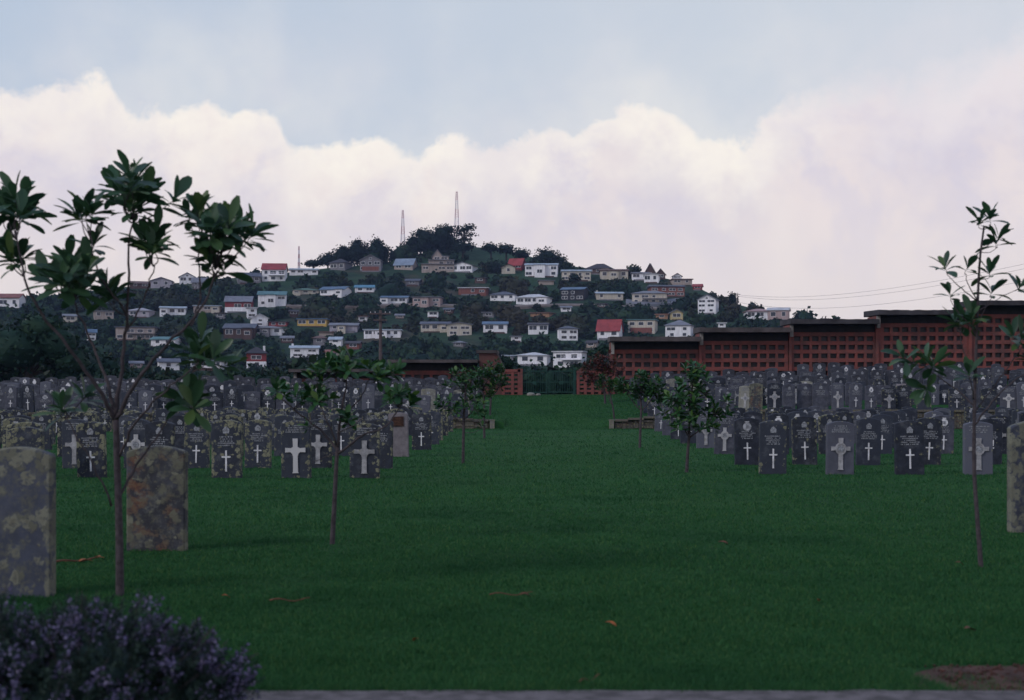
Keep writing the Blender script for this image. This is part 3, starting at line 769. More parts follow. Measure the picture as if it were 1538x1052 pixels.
far_tree('dark_tree', 'dark pointed tree beside the tall white gabled house at right', 500, [(1096, 462, 12, 18), (1100, 450, 8, 11), (1104, 474, 13, 13), (1090, 475, 10, 12)], seed=51)
far_tree('dark_tree', 'lower dark bushy tree right of the pointed dark tree', 497, [(1122, 478, 14, 10), (1112, 482, 12, 9)], seed=52)
far_tree('small_tree', 'small dark tree on the skyline above the far right bungalow', 505, [(1130, 458, 6.5, 4.5), (1134, 461, 5, 3.5)], (1130, 460, 472, .3), seed=53, leaf=.45)
far_tree('small_tree', 'small round tree at the extreme right end of the hill', 490, [(1199, 475, 8, 6.5), (1196, 480, 8, 5)], seed=54)
far_tree('garden_tree', 'dark garden tree in front of the red and white two-storey house', 372, [(383, 553, 9, 6), (380, 560, 10, 6)], seed=55)
far_tree('garden_tree', 'tall dark garden tree left of the red and white two-storey house', 380, [(352, 547, 12, 10), (346, 538, 9, 9), (358, 556, 11, 9)], seed=56)
far_tree('garden_tree', 'bushy tree in front of the cream two-storey house near the ridge', 538, [(864, 417, 9, 6), (860, 422, 9, 5)], seed=57)
far_tree('garden_tree', 'dark tree between the blue-roofed cottage and the hill road', 530, [(567, 438, 8, 9), (572, 445, 9, 8)], seed=58)
# nearer dark trees and hedges behind the cemetery
far_tree('dark_tree', 'huge dark rounded tree at the left edge behind the headstones', 100, [(30, 525, 52, 42), (85, 518, 42, 38), (-20, 530, 55, 50), (60, 495, 38, 28), (105, 545, 38, 28)], (45, 540, 590, .35), leaf=.17, dens=2.0, mat='hedge', seed=60)
far_tree('dark_tree', 'dark bushy tree behind the stones, right of the huge left tree', 104, [(160, 553, 34, 19), (135, 545, 28, 20)], (150, 555, 590, .2), leaf=.17, dens=2.0, mat='hedge', seed=61)
def hedge(label, px0, px1, topf, Y, seed):
    base = at((px0+px1)/2, 590, Y); base.z = ground(base.x, 75) if Y < 79 else 1.0
    root = empty('hedge', base); tag(root, label, 'hedge'); L = []; s = F/Y; px = px0; rng = random.Random(seed)
    while px < px1:
        tp = topf(px)+rng.uniform(-2.5, 2.5); zt = EYE+(CY-tp)/s; r = (zt-base.z)/2
        L.append(((px-(px0+px1)/2)/s, rng.uniform(-.3, .3), r*.95, 22/s, .9, r*1.05)); px += 15
    leafy('foliage', L, .15, 1.6, M['hedge'], .7, root, seed)
    st = MB()
    for l in L: st.tube([(l[0], l[1], -.3), (l[0], l[1], l[2])], [.06, .03], 5)
    st.build('stem', M['trunk'], root)
hedge('long dark hedge behind the headstones on the left', 150, 455, lambda p: 560+4*math.sin(p*.03), 92, 1)
hedge('tall dark hedge seen through the green gate', 752, 905, lambda p: 556-7*math.sin((p-752)/150*3.14), 88, 2)
hedge('dark hedge behind the low roof left of the pale plaque headstone', 440, 610, lambda p: 556, 110, 3)

# ------------------------------------------------------------------ masts, poles, wires
def mast(label, px, top, bot, Y, wb):
    s = F/Y; base = at(px, bot, Y); root = empty('lattice_mast', base); tag(root, label, 'mast', 'lattice masts behind the hill')
    h = (bot-top)/s; n = 14
    for band in range(7):
        m = MB(); z0 = h*band/7; z1 = h*(band+1)/7
        def hw(z): return lerp(wb, wb*.22, z/h)
        c = [(-1, -1), (1, -1), (1, 1), (-1, 1)]
        for (a, b) in c: m.tube([(a*hw(z0), b*hw(z0), z0), (a*hw(z1), b*hw(z1), z1)], [.14, .14], 4)
        for k in range(4):
            za = lerp(z0, z1, k/4); zb = lerp(z0, z1, (k+1)/4)
            for i in range(4):
                a, b = c[i], c[(i+1) % 4]
                p, q = (a, b) if k % 2 else (b, a)
                m.tube([(p[0]*hw(za), p[1]*hw(za), za), (q[0]*hw(zb), q[1]*hw(zb), zb)], [.07, .07], 4)
        m.build('mast_section', M['mastred'] if band % 2 == 0 else M['mastwhite'], root)
mast('red and white lattice mast left of the summit trees', 605, 316, 400, 760, 1.6)
mast('tallest lattice mast, rising behind the summit trees', 686, 288, 380, 760, 1.7)
mast('short thin mast left of the sloping pines', 449, 370, 412, 640, .5)
def pole(label, px, top, bot, Y, r, arm=True):
    s = F/Y; base = at(px, bot, Y); h = (bot-top)/s; root = empty('utility_pole', base); tag(root, label, 'utility pole')
    MB().tube([(0, 0, -1), (0, 0, h)], [r*1.15, r*.85], 10).build('post', M['wood'], root)
    if arm:
        MB().box(-.95, .95, -r-.1, -r+.02, h-.4, h-.27).box(-.6, .6, -r-.1, -r+.02, h-.95, h-.84).build('crossarm', M['wood'], root)
        for x in (-.85, -.45, .45, .85): MB().tube([(x, -r-.04, h-.27), (x, -r-.04, h-.12)], [.05, .035], 8).build('insulator', M['dim'], root)
pole('thick wooden utility pole behind the low roofed wall, left of centre', 571.5, 466, 566, 118, .15)
pole('tiny pole and crossarm just above the brick wall roof at right', 1240, 475, 500, 300, .12, False)
MBt = MB().box(-.9, .9, -.06, .06, 0, .12); o = MBt.build('crossarm', M['wood'], [x for x in bpy.data.objects if x.name.startswith('utility_pole')][-1]); o.location = (0, -.15, 3.1)
a0 = hpt(1108, 462)
for i, (dy0, dy1) in enumerate([(-19, 374), (-17, 381), (-8, 400)]):
    p0 = at(1108, 462+dy0, a0.y); p1 = at(1640, dy1, 210); pts = []
    for k in range(25):
        t = k/24; p = p0.lerp(p1, t); p.z -= 4*t*(1-t)*(3.4+i*.4); pts.append(p)
    tag(MB().tube(pts, [.02+.02*(1-k/24) for k in range(25)], 4).build('power_line', M['wire']),
        ['topmost', 'middle', 'lowest, faintest'][i]+' thin power line sagging across the sky at right', 'power line', 'power lines at right')
pr = empty('utility_pole', at(1108, 463, a0.y)); tag(pr, 'slim wooden pole in the dark trees where the wires end', 'utility pole')
MB().tube([(0, 0, -1), (0, 0, 5.6)], [.16, .12], 8).build('post', M['wood'], pr); MB().box(-1, 1, -.2, -.1, 5.0, 5.15).build('crossarm', M['wood'], pr)

# ------------------------------------------------------------------ columbarium wall
YW = 75.0; SW = F/YW
def zpy(py, Y=YW): return EYE+(CY-py)*Y/F
def xpx(px, Y=YW): return (px-CX)*Y/F
def lattice(x0, x1, ztop, zrow0, nrow, zbot, ncol, pitch=.512, vp=.484, ow=.367, oh=.27, root=None, mat='brick', m0=None):
    """pierced brick screen: rails and piers round real openings, with the dark niche fronts set back inside"""
    m = MB(); tot = (ncol-1)*pitch; m0 = m0 if m0 is not None else (x1-x0-tot)/2
    cx = [x0+m0+i*pitch for i in range(ncol)]
    zs = [zrow0-i*vp for i in range(nrow)]
    m.box(x0, x1, 0, .3, zs[0]+oh/2, ztop)                       # head
    for i, z in enumerate(zs):
        lo = zs[i+1]+oh/2 if i+1 < nrow else zbot
        m.box(x0, x1, 0, .3, lo, z-oh/2)
        e = [x0]+[v for c in cx for v in (c-ow/2, c+ow/2)]+[x1]
        for k in range(0, len(e), 2): m.box(e[k], e[k+1], .012, .3, z-oh/2, z+oh/2)
    w = m.build('brick_screen', M[mat], root)
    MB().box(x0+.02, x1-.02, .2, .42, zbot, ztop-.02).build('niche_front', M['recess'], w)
    return w
col = empty('columbarium_wall', (0, YW, 0)); tag(col, 'long red brick niche wall stepping up to the right behind the headstones', 'wall')
bays = [(921, 1050, 507, 535), (1054, 1184, 493.5, 522), (1189, 1315, 481, 509), (1319, 1455, 467.5, 495.5), (1459, 1595, 453.5, 482), (1599, 1730, 440, 468)]
for i, (a, b, rt, r0) in enumerate(bays):
    X0, X1 = xpx(a), xpx(b); ng = 9; zt = zpy(rt); zr = zpy(r0)
    lattice(X0+.0, X1, zr+.36, zr, 8, .3, ng, root=col)
    # dark strip filling the gap above the screen, standing for the overhang's shade, then the concrete roof slab with a worn fascia
    MB().box(X0, X1, .12, .6, zr+.362, zt-.27).build('shade_strip', M['shade_strip'], col)
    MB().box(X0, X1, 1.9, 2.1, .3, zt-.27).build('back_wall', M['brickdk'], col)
    m = MB(); n = 26
    for k in range(n+1):
        x = lerp(X0-.22, X1+.0, k/n); j = .03*noise.noise(Vector((x*2.3, i, 0)))+.02*noise.noise(Vector((x*7, i, 0)))
        m.v += [(x, -1.0, zt-.26+j*.4), (x, -1.0, zt+j), (x, 2.6, zt+.12+j), (x, 2.6, zt-.2)]
    for k in range(n):
        for q in range(4): m.f.append((k*4+q, k*4+(q+1) % 4, k*4+4+(q+1) % 4, k*4+4+q)); m.m.append(0)
    m.f += [(0, 1, 2, 3), (n*4+3, n*4+2, n*4+1, n*4)]; m.m += [0, 0]
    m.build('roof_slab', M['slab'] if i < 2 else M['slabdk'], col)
    # pier at the left end, carrying the slab; concrete bracket
    MB().box(X0-.16, X0+.0, -.12, 1.9, .3, zt-.27).build('pier', M['brick'], col)
    MB().box(X0-.13, X0+.05, -.32, -.122, zt-.95, zt-.27).build('bracket', M['pipe'], col)
# left hand stretch
colL = empty('columbarium_wall', (0, YW, 0)); tag(colL, 'low brick niche wall under a long flat roof left of the gate', 'wall')
for (a, b, rt, br, nn) in [(592, 716, 541, 557, 9), (446, 584, 555, 569, 9)]:
    X0, X1 = xpx(a), xpx(b); zt = zpy(rt)
    lattice(X0, X1, zpy(br), zpy(br)-.36, 3, .3, nn, root=colL, mat='brick')
    MB().box(X0, X1, .12, .6, zpy(br)+.002, zt-.17).build('shade_strip', M['shade_strip'], colL)  # dark strip painted in as the shade below this slab
    MB().box(X0-.3, X1+.1, -.9, 2.4, zt-.17, zt).build('roof_slab', M['slab'], colL)
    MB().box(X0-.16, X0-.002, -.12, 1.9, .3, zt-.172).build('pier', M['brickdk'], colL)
    MB().box(X0-.13, X0+.03, -.3, -.122, zt-.7, zt-.172).build('bracket', M['pipe'], colL)
# taller end block beside the gate, with a raking right edge
eb = empty('brick_pier', (xpx(736), YW-.2, ground(xpx(736), 75))); tag(eb, 'squat brick block with concrete cap and raking side, left of the gate', 'brick pier')
gz = eb.location.z
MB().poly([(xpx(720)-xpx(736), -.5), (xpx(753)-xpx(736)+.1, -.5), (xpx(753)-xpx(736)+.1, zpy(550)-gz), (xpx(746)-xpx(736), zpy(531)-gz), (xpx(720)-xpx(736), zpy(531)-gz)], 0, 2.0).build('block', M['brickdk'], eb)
MB().box(xpx(716)-xpx(736), xpx(747.5)-xpx(736), -.15, 2.1, zpy(530.8)-gz, zpy(526.5)-gz).build('cap', M['slab'], eb)
MB().poly([(xpx(745.5)-xpx(736), zpy(530.9)-gz), (xpx(752.5)-xpx(736)+.1, zpy(551)-gz), (xpx(754.5)-xpx(736)+.12, zpy(551)-gz), (xpx(748)-xpx(736), zpy(530.9)-gz)], -.1, -.003).build('raking_coping', M['slab'], eb)
def low_screen(label, a, b, top):
    X0, X1 = xpx(a), xpx(b); r = empty('brick_screen_wall', ((X0+X1)/2, YW-.4, ground((X0+X1)/2, 74.6))); tag(r, label, 'wall')
    z0 = r.location.z; zt = zpy(top)-z0; m = MB(); w = (X1-X0)/2; n = max(2, round((X1-X0)/.42)); p = 2*w/n
    for i in range(n): m.box(-w+i*p, -w+i*p+.16, 0, .25, -.4, zt)
    m.box(w-.16, w+.12, -.02, .27, -.4, zt+.06)
    for k in range(6):
        z = -.1+k*(zt/5.5)
        if z+.12 < zt: m.box(-w+.0, w-.02, .03, .22, z, z+.13)
    m.box(-w, w, -.02, .28, zt-.12, zt+.03)
    m.build('brick_screen', M['brick'], r)
low_screen('short pierced brick screen joining the gate on the left', 754, 782, 556)
low_screen('short pierced brick screen right of the gate, behind the reddish tree', 866, 920, 558)
def gate_leaf(label, a, b):
    X0, X1 = xpx(a), xpx(b); Yg = YW-.3; gz = ground((X0+X1)/2, Yg); root = empty('metal_gate', ((X0+X1)/2, Yg, gz)); tag(root, label, 'gate', 'green metal gate leaves')
    w = (X1-X0)/2-.03; h = zpy(557)-gz
    f = MB().box(-w, -w+.06, -.03, .03, .06, h).box(w-.06, w, -.03, .03, .06, h).box(-w+.06, w-.06, -.025, .025, h-.06, h).box(-w+.06, w-.06, -.025, .025, .1, .16).box(-w+.06, w-.06, -.025, .025, h*.5, h*.5+.05)
    f.build('gate_frame', M['green_metal'], root)
    bar = MB(); n = int(2*w/.13)
    for i in range(1, n):
        x = -w+2*w*i/n
        bar.box(x-.012, x+.012, -.012, .012, .16, h*.5); bar.box(x-.012, x+.012, -.012, .012, h*.5+.05, h-.06)
    bar.build('gate_bars', M['green_metal'], root)
    MB().box(-.12, .12, -.05, -.026, h*.42, h*.56).build('lock_plate', M['green_metal'], root)
gate_leaf('left leaf of the tall green barred metal gate', 783, 823)
gate_leaf('right leaf of the tall green barred metal gate', 823, 863)
for px, lb in ((783, 'green gate post left of the gate'), (863, 'green gate post right of the gate')):
    X = xpx(px); g = ground(X, 74.7)
    o = MB().box(-.06, .06, -.06, .06, -.4, zpy(554)-g).box(-.08, .08, -.08, .08, zpy(554)-g, zpy(554)-g+.05).build('gate_post', M['green_metal']); o.location = (X, YW-.3, g); tag(o, lb, 'gate post')
for X, Y, sc_, lb in ((xpx(798), 74, 1., 'pale boulder lying at the foot of the gate'), (xpx(809), 74, .6, 'smaller flat stone beside the pale boulder at the gate')):
    iv, ifc = ico(); j = 1+.25*np.array([noise.noise(Vector(v*1.7)+Vector((X, 0, 0))) for v in iv])
    me = np_mesh('boulder', iv*j[:, None]*np.array([.25, .18, .13])*sc_, ifc, M['st_weath']); o = link('boulder', me, None, (X, Y, ground(X, Y)+.05)); tag(o, lb, 'boulder')

# low retaining walls across the terrace edge
def dry_wall(label, x0, x1, pierx):
    r = empty('stone_wall', ((x0+x1)/2, 57.4, 0)); tag(r, label, 'stone wall'); cx = (x0+x1)/2; rng = random.Random(int(x0*7))
    m = MB(); x = x0
    while x < x1:
        w = rng.uniform(.18, .42); top = step_h(x); z = -.08; xe = min(x+w, x1)
        while z < top-.06:
            hh = min(rng.uniform(.08, .15), top-.06-z+.001)
            j = rng.uniform(0, .07); m.box(x-cx+.006, xe-cx-.006, j, .24, z+.004, z+hh-.004); z += hh
        x = xe
    m.build('stonework', M['wallstone'], r)
    c = MB(); x = x0
    while x < x1:
        xe = min(x+rng.uniform(.5, .9), x1); t = max(step_h(x), step_h(xe)); c.box(x-cx, xe-cx-.01, -.06, .26, t-.06, t+.03+rng.uniform(-.01, .01)); x = xe
    c.build('coping', M['wallstone'], r)
    MB().box(pierx-cx-.10, pierx-cx+.10, -.06, .24, -.1, .36).box(pierx-cx-.12, pierx-cx+.12, -.08, .26, .36, .40).build('end_pier', M['pierstone'], r)
dry_wall('low mossy stone retaining wall right of the central lawn', 2.55, 24, 2.4)
dry_wall('low stone retaining wall left of the central lawn', -28, -2.9, -2.75)

# ------------------------------------------------------------------ headstones
def slab_mesh(name, w=.51, h=.99, t=.09, rise=.055, mat='st_clean', flat=False):
    pts = [(-w/2, -.12), (w/2, -.12), (w/2, h-rise-.012)]
    n = 12
    for i in range(n+1):
        a = lerp(w/2-.012, -w/2+.012, i/n); k = a/(w/2); pts.append((a, h-rise*k*k*(0 if flat else 1)))
    pts.append((-w/2, h-rise-.012))
    ch = .012; m = MB(); N_ = len(pts); cz = h*.45
    def ins(p, d):
        x = p[0]-math.copysign(d, p[0]) if abs(p[0]) > w/2-.03 else p[0]*(1-d*2); return (x, p[1]-d if p[1] > cz else p[1])
    fr = [(*ins(p, ch), 0) for p in pts]
    ring0 = [(p[0], -t/2, p[1]) for p in fr]; ring1 = [(p[0], -t/2+ch, p[1]) for p in pts]; ring2 = [(p[0], t/2, p[1]) for p in pts]
    m.v = ring0+ring1+ring2
    m.f.append(tuple(range(N_)))
    for k in range(2):
        for i in range(N_): m.f.append((k*N_+i, (k+1)*N_+i, (k+1)*N_+(i+1) % N_, k*N_+(i+1) % N_))
    m.f.append(tuple(range(3*N_-1, 2*N_-1, -1))); m.m = [0]*len(m.f)
    return m.mesh(name, M[mat])
FY = -.045
def slim_cross():
    return MB().box(-.014, .014, FY-.012, FY+.004, .11, .47).box(-.075, -.0141, FY-.010, FY+.004, .345, .372).box(.0141, .075, FY-.010, FY+.004, .345, .372).mesh('cross', M['white'])
def broad_cross(ring=True):
    m = MB(); y0, y1 = FY-.02, FY+.004
    m.poly([(-.066, .09), (.066, .09), (.050, .11), (.046, .38), (.062, .43), (.10, .462), (.205, .456), (.205, .538), (.09, .530), (.045, .555), (.052, .70), (-.052, .70), (-.045, .555),
            (-.09, .530), (-.205, .538), (-.205, .456), (-.10, .462), (-.062, .43), (-.046, .38), (-.050, .11)], y0, y1)
    if ring:
        n = 24; a = []; 
        for r, yy in ((.118, y0-.006), (.085, y0-.006), (.118, y1), (.085, y0-.001)):
            a += [(r*math.cos(2*math.pi*i/n), yy, .495+r*math.sin(2*math.pi*i/n)) for i in range(n)]
        fs = []
        for i in range(n):
            j = (i+1) % n; fs += [(i, n+i, n+j, j), (i, j, 2*n+j, 2*n+i), (n+i, 3*n+i, 3*n+j, n+j)]
        m.add(a, fs)
        m.disc(0, .495, .062, y0-.010, y0-.0005, 18, 1)
    m.v = [(x*.86, y, z*.97) for x, y, z in m.v]
    return m.mesh('cross', [M['crossdull'], M['insc']])
def badge(r=.085, z=.80, mat='dim', orange=False):
    m = MB().disc(0, z, r, FY-.008, FY+.004, 22)
    m.box(-.03, .03, FY-.013, FY-.0085, z-.04, z+.04, 1).box(-.045, .045, FY-.012, FY-.0085, z+r+.002, z+r+.03, 0)
    return m.mesh('badge', [M[mat], M['insc']])
def small_badge(): 
    return MB().poly([(-.05, .76), (.05, .76), (.06, .82), (.03, .86), (0, .88), (-.03, .86), (-.06, .82)], FY-.007, FY+.004).mesh('badge', M['insc'])
def inscription(seed, z0=.52, z1=.70, w=.17):
    rng = random.Random(seed); m = MB(); z = z1
    while z > z0:
        ww = w*rng.uniform(.55, 1.); x = -ww
        while x < ww:
            lw = rng.uniform(.009, .016)
            if rng.random() < .84: m.box(x, x+lw, FY-.0035, FY+.002, z-.011, z+.008+rng.choice([0, .004]))
            x += lw+.005
        z -= .036
    return m.mesh('inscription', M['insc'])
def plaque(): 
    m = MB().box(-.15, .15, FY-.018, FY+.004, .68, .90, 0); rng = random.Random(4)
    for k in range(5): m.box(-.09+rng.uniform(0, .03), .09-rng.uniform(0, .03), FY-.021, FY-.0185, .72+k*.034, .728+k*.034, 1)
    return m.mesh('plaque', [M['bronze'], M['twig']])
def white_plate(): return MB().box(-.065, .065, FY-.012, FY+.004, .40, .53).mesh('plate', M['white'])
SL = {k: slab_mesh('slab', mat=k) for k in ('st_clean', 'st_some', 'st_heavy', 'st_grey', 'st_near', 'st_rust', 'st_weath')}
SL['st_pink'] = slab_mesh('slab', mat='st_pink', rise=.03)
PT = dict(slim=slim_cross(), broad=broad_cross(), tee=broad_cross(False), badge=badge(), wbadge=badge(.09, .80, 'white'), sb=small_badge(), plaque=plaque(), plate=white_plate())
INS = [inscription(i) for i in range(5)]
INSH = [inscription(20+i, .76, .90, .18) for i in range(3)]
STY = dict(  # parts and words
 slim=(['slim', 'sb', 'ins'], 'with slim cross'), broad=(['broad', 'insh'], 'with ringed white cross'), tee=(['tee', 'insh'], 'with broad white cross'),
 disc=(['slim', 'badge', 'ins'], 'with badge and slim cross'), wdisc=(['slim', 'wbadge', 'ins'], 'with round white badge'),
 text=(['sb', 'ins'], 'with faint lettering only'), plaque=(['plaque'], 'with dark bronze plaque'), plate=(['slim', 'plate', 'ins'], 'with square white plate'), bare=([], 'with bare worn face'))
STW = dict(st_clean='dark', st_some='mottled dark', st_heavy='blotched dark', st_grey='grey', st_pink='pale pinkish', st_near='yellowish', st_rust='rusty', st_weath='weathered pale')
ORD = ['zeroth', 'first', 'second', 'third', 'fourth', 'fifth', 'sixth', 'seventh', 'eighth', 'ninth', 'tenth', 'eleventh', 'twelfth']+['%dth' % i for i in range(13, 60)]
ORD[21] = '21st'; ORD[22] = '22nd'; ORD[23] = '23rd'; ORD[31] = '31st'; ORD[32] = '32nd'; ORD[33] = '33rd'
def headstone(X, Y, slab, sty, label, sx=1., sz=1., lean=0., rz=0., group=None, seed=0):
    r = empty('headstone', (X, Y, ground(X, Y)), rz); r.scale = (sx, 1.15, sz); r.rotation_euler.y = lean
    tag(r, label, 'headstone', group or 'rows of war headstones')
    link('slab', SL[slab], r)
    for p in STY[sty][0]:
        me = INS[seed % 5] if p == 'ins' else INSH[seed % 3] if p == 'insh' else PT[p]
        nm = {'ins': 'inscription', 'insh': 'inscription', 'slim': 'cross', 'broad': 'cross', 'tee': 'cross', 'badge': 'badge', 'wbadge': 'badge', 'sb': 'badge', 'plaque': 'plaque', 'plate': 'plate'}[p]
        link(nm, me, r)
    return r
rg = random.Random(99)
# foreground singles
headstone((27-CX)/F*9.6, 9.6, 'st_near', 'bare', 'big headstone covered in yellow-green lichen at the left edge above the purple shrub', 1.0, 1.09)
headstone((236-CX)/F*12.45, 12.45, 'st_rust', 'bare', 'rusty brown and yellow lichened headstone just right of the left tree trunk', 1.08, .99, rz=-.03)
headstone((38-CX)/F*19.6, 19.6, 'st_heavy', 'bare', 'lichened headstone directly behind the big left edge headstone', 1.02, 1.0)
headstone((34-CX)/F*22.6, 22.8, 'st_heavy', 'bare', 'third headstone back at the left edge, only its top showing', .95, 1.0)
headstone((1551-CX)/F*14.1, 14.1, 'st_near', 'bare', 'large lichened headstone cut off by the right edge', 1.0, 1.19)

spec_lo = {('R', 1): [(3.97, 'st_some', 'slim'), (5.2, 'st_grey', 'broad'), (6.48, 'st_clean', 'slim'), (7.73, 'st_grey', 'broad')],
 ('R', 2): [(3.97, 'st_clean', 'disc'), (5.19, 'st_some', 'slim'), (6.46, 'st_clean', 'slim'), (7.74, 'st_some', 'slim'), (9.05, 'st_clean', 'plate')],
 ('R', 3): [(4.17, 'st_grey', 'broad'), (5.5, 'st_clean', 'wdisc'), (6.8, 'st_some', 'text'), (8.08, 'st_clean', 'slim'), (9.6, 'st_grey', 'wdisc')],
 ('R', 4): [(4.08, 'st_grey', 'broad')], ('R', 5): [(4.0, 'st_clean', 'slim')], ('R', 6): [(4.05, 'st_clean', 'slim')], ('R', 7): [(4.1, 'st_grey', 'text')], ('R', 8): [(4.2, 'st_grey', 'slim')],
 ('L', 1): [(-3.36, 'st_some', 'tee'), (-4.56, 'st_some', 'tee'), (-5.78, 'st_heavy', 'slim'), (-6.97, 'st_some', 'text'), (-8.15, 'st_heavy', 'slim')],
 ('L', 2): [(-3.5, 'st_some', 'text'), (-4.74, 'st_some', 'tee'), (-5.94, 'st_heavy', 'slim'), (-7.12, 'st_heavy', 'slim'), (-8.3, 'st_some', 'broad'), (-9.52, 'st_some', 'tee')],
 ('L', 3): [(-3.70, 'st_pink', 'plaque'), (-5.08, 'st_some', 'disc'), (-6.4, 'st_some', 'text')]}
rows_lo = {'R': [24.4, 27.7, 33, 36.3, 40, 44, 48.3, 53.5], 'L': [23.4, 26.5, 31.5, 35.3, 39, 43, 48, 53.3]}
def inframe(X, Y, m=14): return -m < CX+X*F/Y < 1538+m
lo_styles = {'R': ['slim', 'slim', 'slim', 'disc', 'text', 'broad', 'wdisc'], 'L': ['slim', 'slim', 'text', 'tee', 'slim', 'disc', 'text']}
lo_slabs = {'R': ['st_clean', 'st_clean', 'st_some', 'st_grey', 'st_clean'], 'L': ['st_some', 'st_heavy', 'st_heavy', 'st_heavy', 'st_clean']}
count = 0
for side in 'RL':
    sg = 1 if side == 'R' else -1
    for ri, Y in enumerate(rows_lo[side], 1):
        sp = list(spec_lo.get((side, ri), [])); x = sp[-1][0]+sg*1.27 if sp else sg*(4.02 if side == 'R' else 3.58+max(0, Y-36)*.045)
        while inframe(x, Y): sp.append((x+rg.uniform(-.05, .05), rg.choice(lo_slabs[side]), rg.choice(lo_styles[side]))); x += sg*rg.uniform(1.2, 1.3)
        for k, (X, sl, sty) in enumerate(sp, 1):
            where = '%s from lawn in %s row on %s' % (ORD[k], ORD[ri], 'right' if side == 'R' else 'left')
            sz = 1.05 if sl == 'st_pink' else rg.uniform(.97, 1.03)
            if side == 'R' and ri == 2 and k == 5: sz = .97
            sx = .9 if sl == 'st_pink' else rg.uniform(.96, 1.04)
            headstone(X, Y+(rg.uniform(-.12, .12) if ri > 1 else 0), sl, sty, '%s stone %s, %s' % (STW[sl], STY[sty][1], where), sx, sz, rg.gauss(0, .016), rg.uniform(-.05, .05), seed=count)
            count += 1
# upper terrace
specials = [(1163, 598, 'broad', 'st_clean'), (1195, 592, 'broad', 'st_clean'), (1103, 592, 'broad', 'st_grey'), (1118, 600, 'broad', 'st_weath'), (1135, 606, 'bare', 'st_rust'), (1080, 577, 'plate', 'st_weath'),
 (1232, 600, 'text', 'st_grey'), (1308, 588, 'wdisc', 'st_grey'), (1356, 590, 'plaque', 'st_pink'), (1451, 594, 'broad', 'st_clean'), (1514, 592, 'broad', 'st_grey'), (1176, 565, 'wdisc', 'st_clean'),
 (1247, 571, 'disc', 'st_clean'), (1271, 566, 'wdisc', 'st_grey'), (1311, 566, 'wdisc', 'st_clean'), (1010, 590, 'bare', 'st_weath'), (1045, 595, 'bare', 'st_weath'), (1092, 592, 'slim', 'st_grey'), (1500, 550, 'broad', 'st_clean'),
 (1402, 588, 'wdisc', 'st_grey'), (1418, 592, 'plate', 'st_clean'), (230, 598, 'slim', 'st_clean'), (500, 596, 'broad', 'st_grey'), (518, 605, 'wdisc', 'st_clean'), (480, 624, 'wdisc', 'st_some'), (553, 600, 'slim', 'st_grey'),
 (428, 580, 'disc', 'st_grey'), (228, 595, 'tee', 'st_grey'), (370, 612, 'plate', 'st_clean'), (647, 590, 'plate', 'st_grey'), (38, 588, 'wdisc', 'st_grey'), (140, 580, 'wdisc', 'st_grey'), (560, 585, 'plate', 'st_grey')]
up = []
rows_up = [58.15, 60.6, 63.1, 65.3, 67.5, 69.6, 71.6, 73.4]
for side in 'RL':
    sg = 1 if side == 'R' else -1
    for ri, Y in enumerate(rows_up, 1):
        x = sg*({'R': 4.3, 'L': 4.2}[side]+ri*.02); k = 1
        while inframe(x, Y, 6):
            if rg.random() > .06:
                sl = rg.choice(['st_clean', 'st_clean', 'st_grey', 'st_grey', 'st_some', 'st_grey', 'st_weath' if rg.random() < .25 else 'st_clean'])
                sty = rg.choice(['slim', 'slim', 'slim', 'text', 'disc', 'text', 'broad' if rg.random() < .6 else 'text', 'wdisc' if rg.random() < .8 else 'slim'])
                up.append(dict(X=x+rg.uniform(-.08, .08), Y=Y+rg.uniform(-.2, .2), sl=sl, sty=sty, side=side, ri=ri, k=k, sx=rg.uniform(1., 1.42), sz=rg.uniform(.85, 1.26))); k += 1
            x += sg*(rg.uniform(.70, .80) if ri < 3 else rg.uniform(.78, .93))
for (px, py, sty, sl) in specials:
    best = min((u for u in up if not u.get('fix')), key=lambda u: (CX+u['X']*F/u['Y']-px)**2*1.2+(CY-(ground(u['X'], u['Y'])+.55-EYE)*F/u['Y']-py)**2)
    best.update(sty=sty, sl=sl, fix=1)
    nx_ = (px-CX)*best['Y']/F
    if abs(nx_-best['X']) < .45: best['X'] = nx_
up.sort(key=lambda u: u['ri'])
n_indiv = 300-count-5
rest = MB(); restw = MB()
for i, u in enumerate(up):
    if i < n_indiv or u.get('fix'):
        where = '%s from lawn in %s upper row %d' % (ORD[u['k']], 'right' if u['side'] == 'R' else 'left', u['ri'])
        headstone(u['X'], u['Y'], u['sl'], u['sty'], '%s stone %s, %s' % (STW[u['sl']], STY[u['sty']][1], where), u['sx'], u['sz'], rg.gauss(0, .022), rg.uniform(-.08, .08), seed=i); count += 1
    else:
        sx, sz = u['sx'], u['sz']; z = ground(u['X'], u['Y']); m = SL['st_clean']
        rest.add([(v.co.x*sx+u['X'], v.co.y*1.1+u['Y'], v.co.z*sz+z) for v in m.vertices], [tuple(p.vertices) for p in m.polygons], 0)
        for p in STY[u['sty']][0]:
            me = INS[i % 5] if p == 'ins' else INSH[i % 3] if p == 'insh' else PT[p]
            mi = {'ins': 2, 'insh': 2, 'sb': 2, 'badge': 3, 'plaque': 2}.get(p, 1)
            rest.add([(v.co.x*sx+u['X'], v.co.y*1.1+u['Y'], v.co.z*sz+z) for v in me.vertices], [tuple(q.vertices) for q in me.polygons], mi)
tag(rest.build('distant_headstones', [M['st_merged'], M['white'], M['insc'], M['dim']]), 'crowded far rows of grey headstones just below the brick walls', 'headstones', kind='stuff')
print('headstones', count, 'upper', len(up))

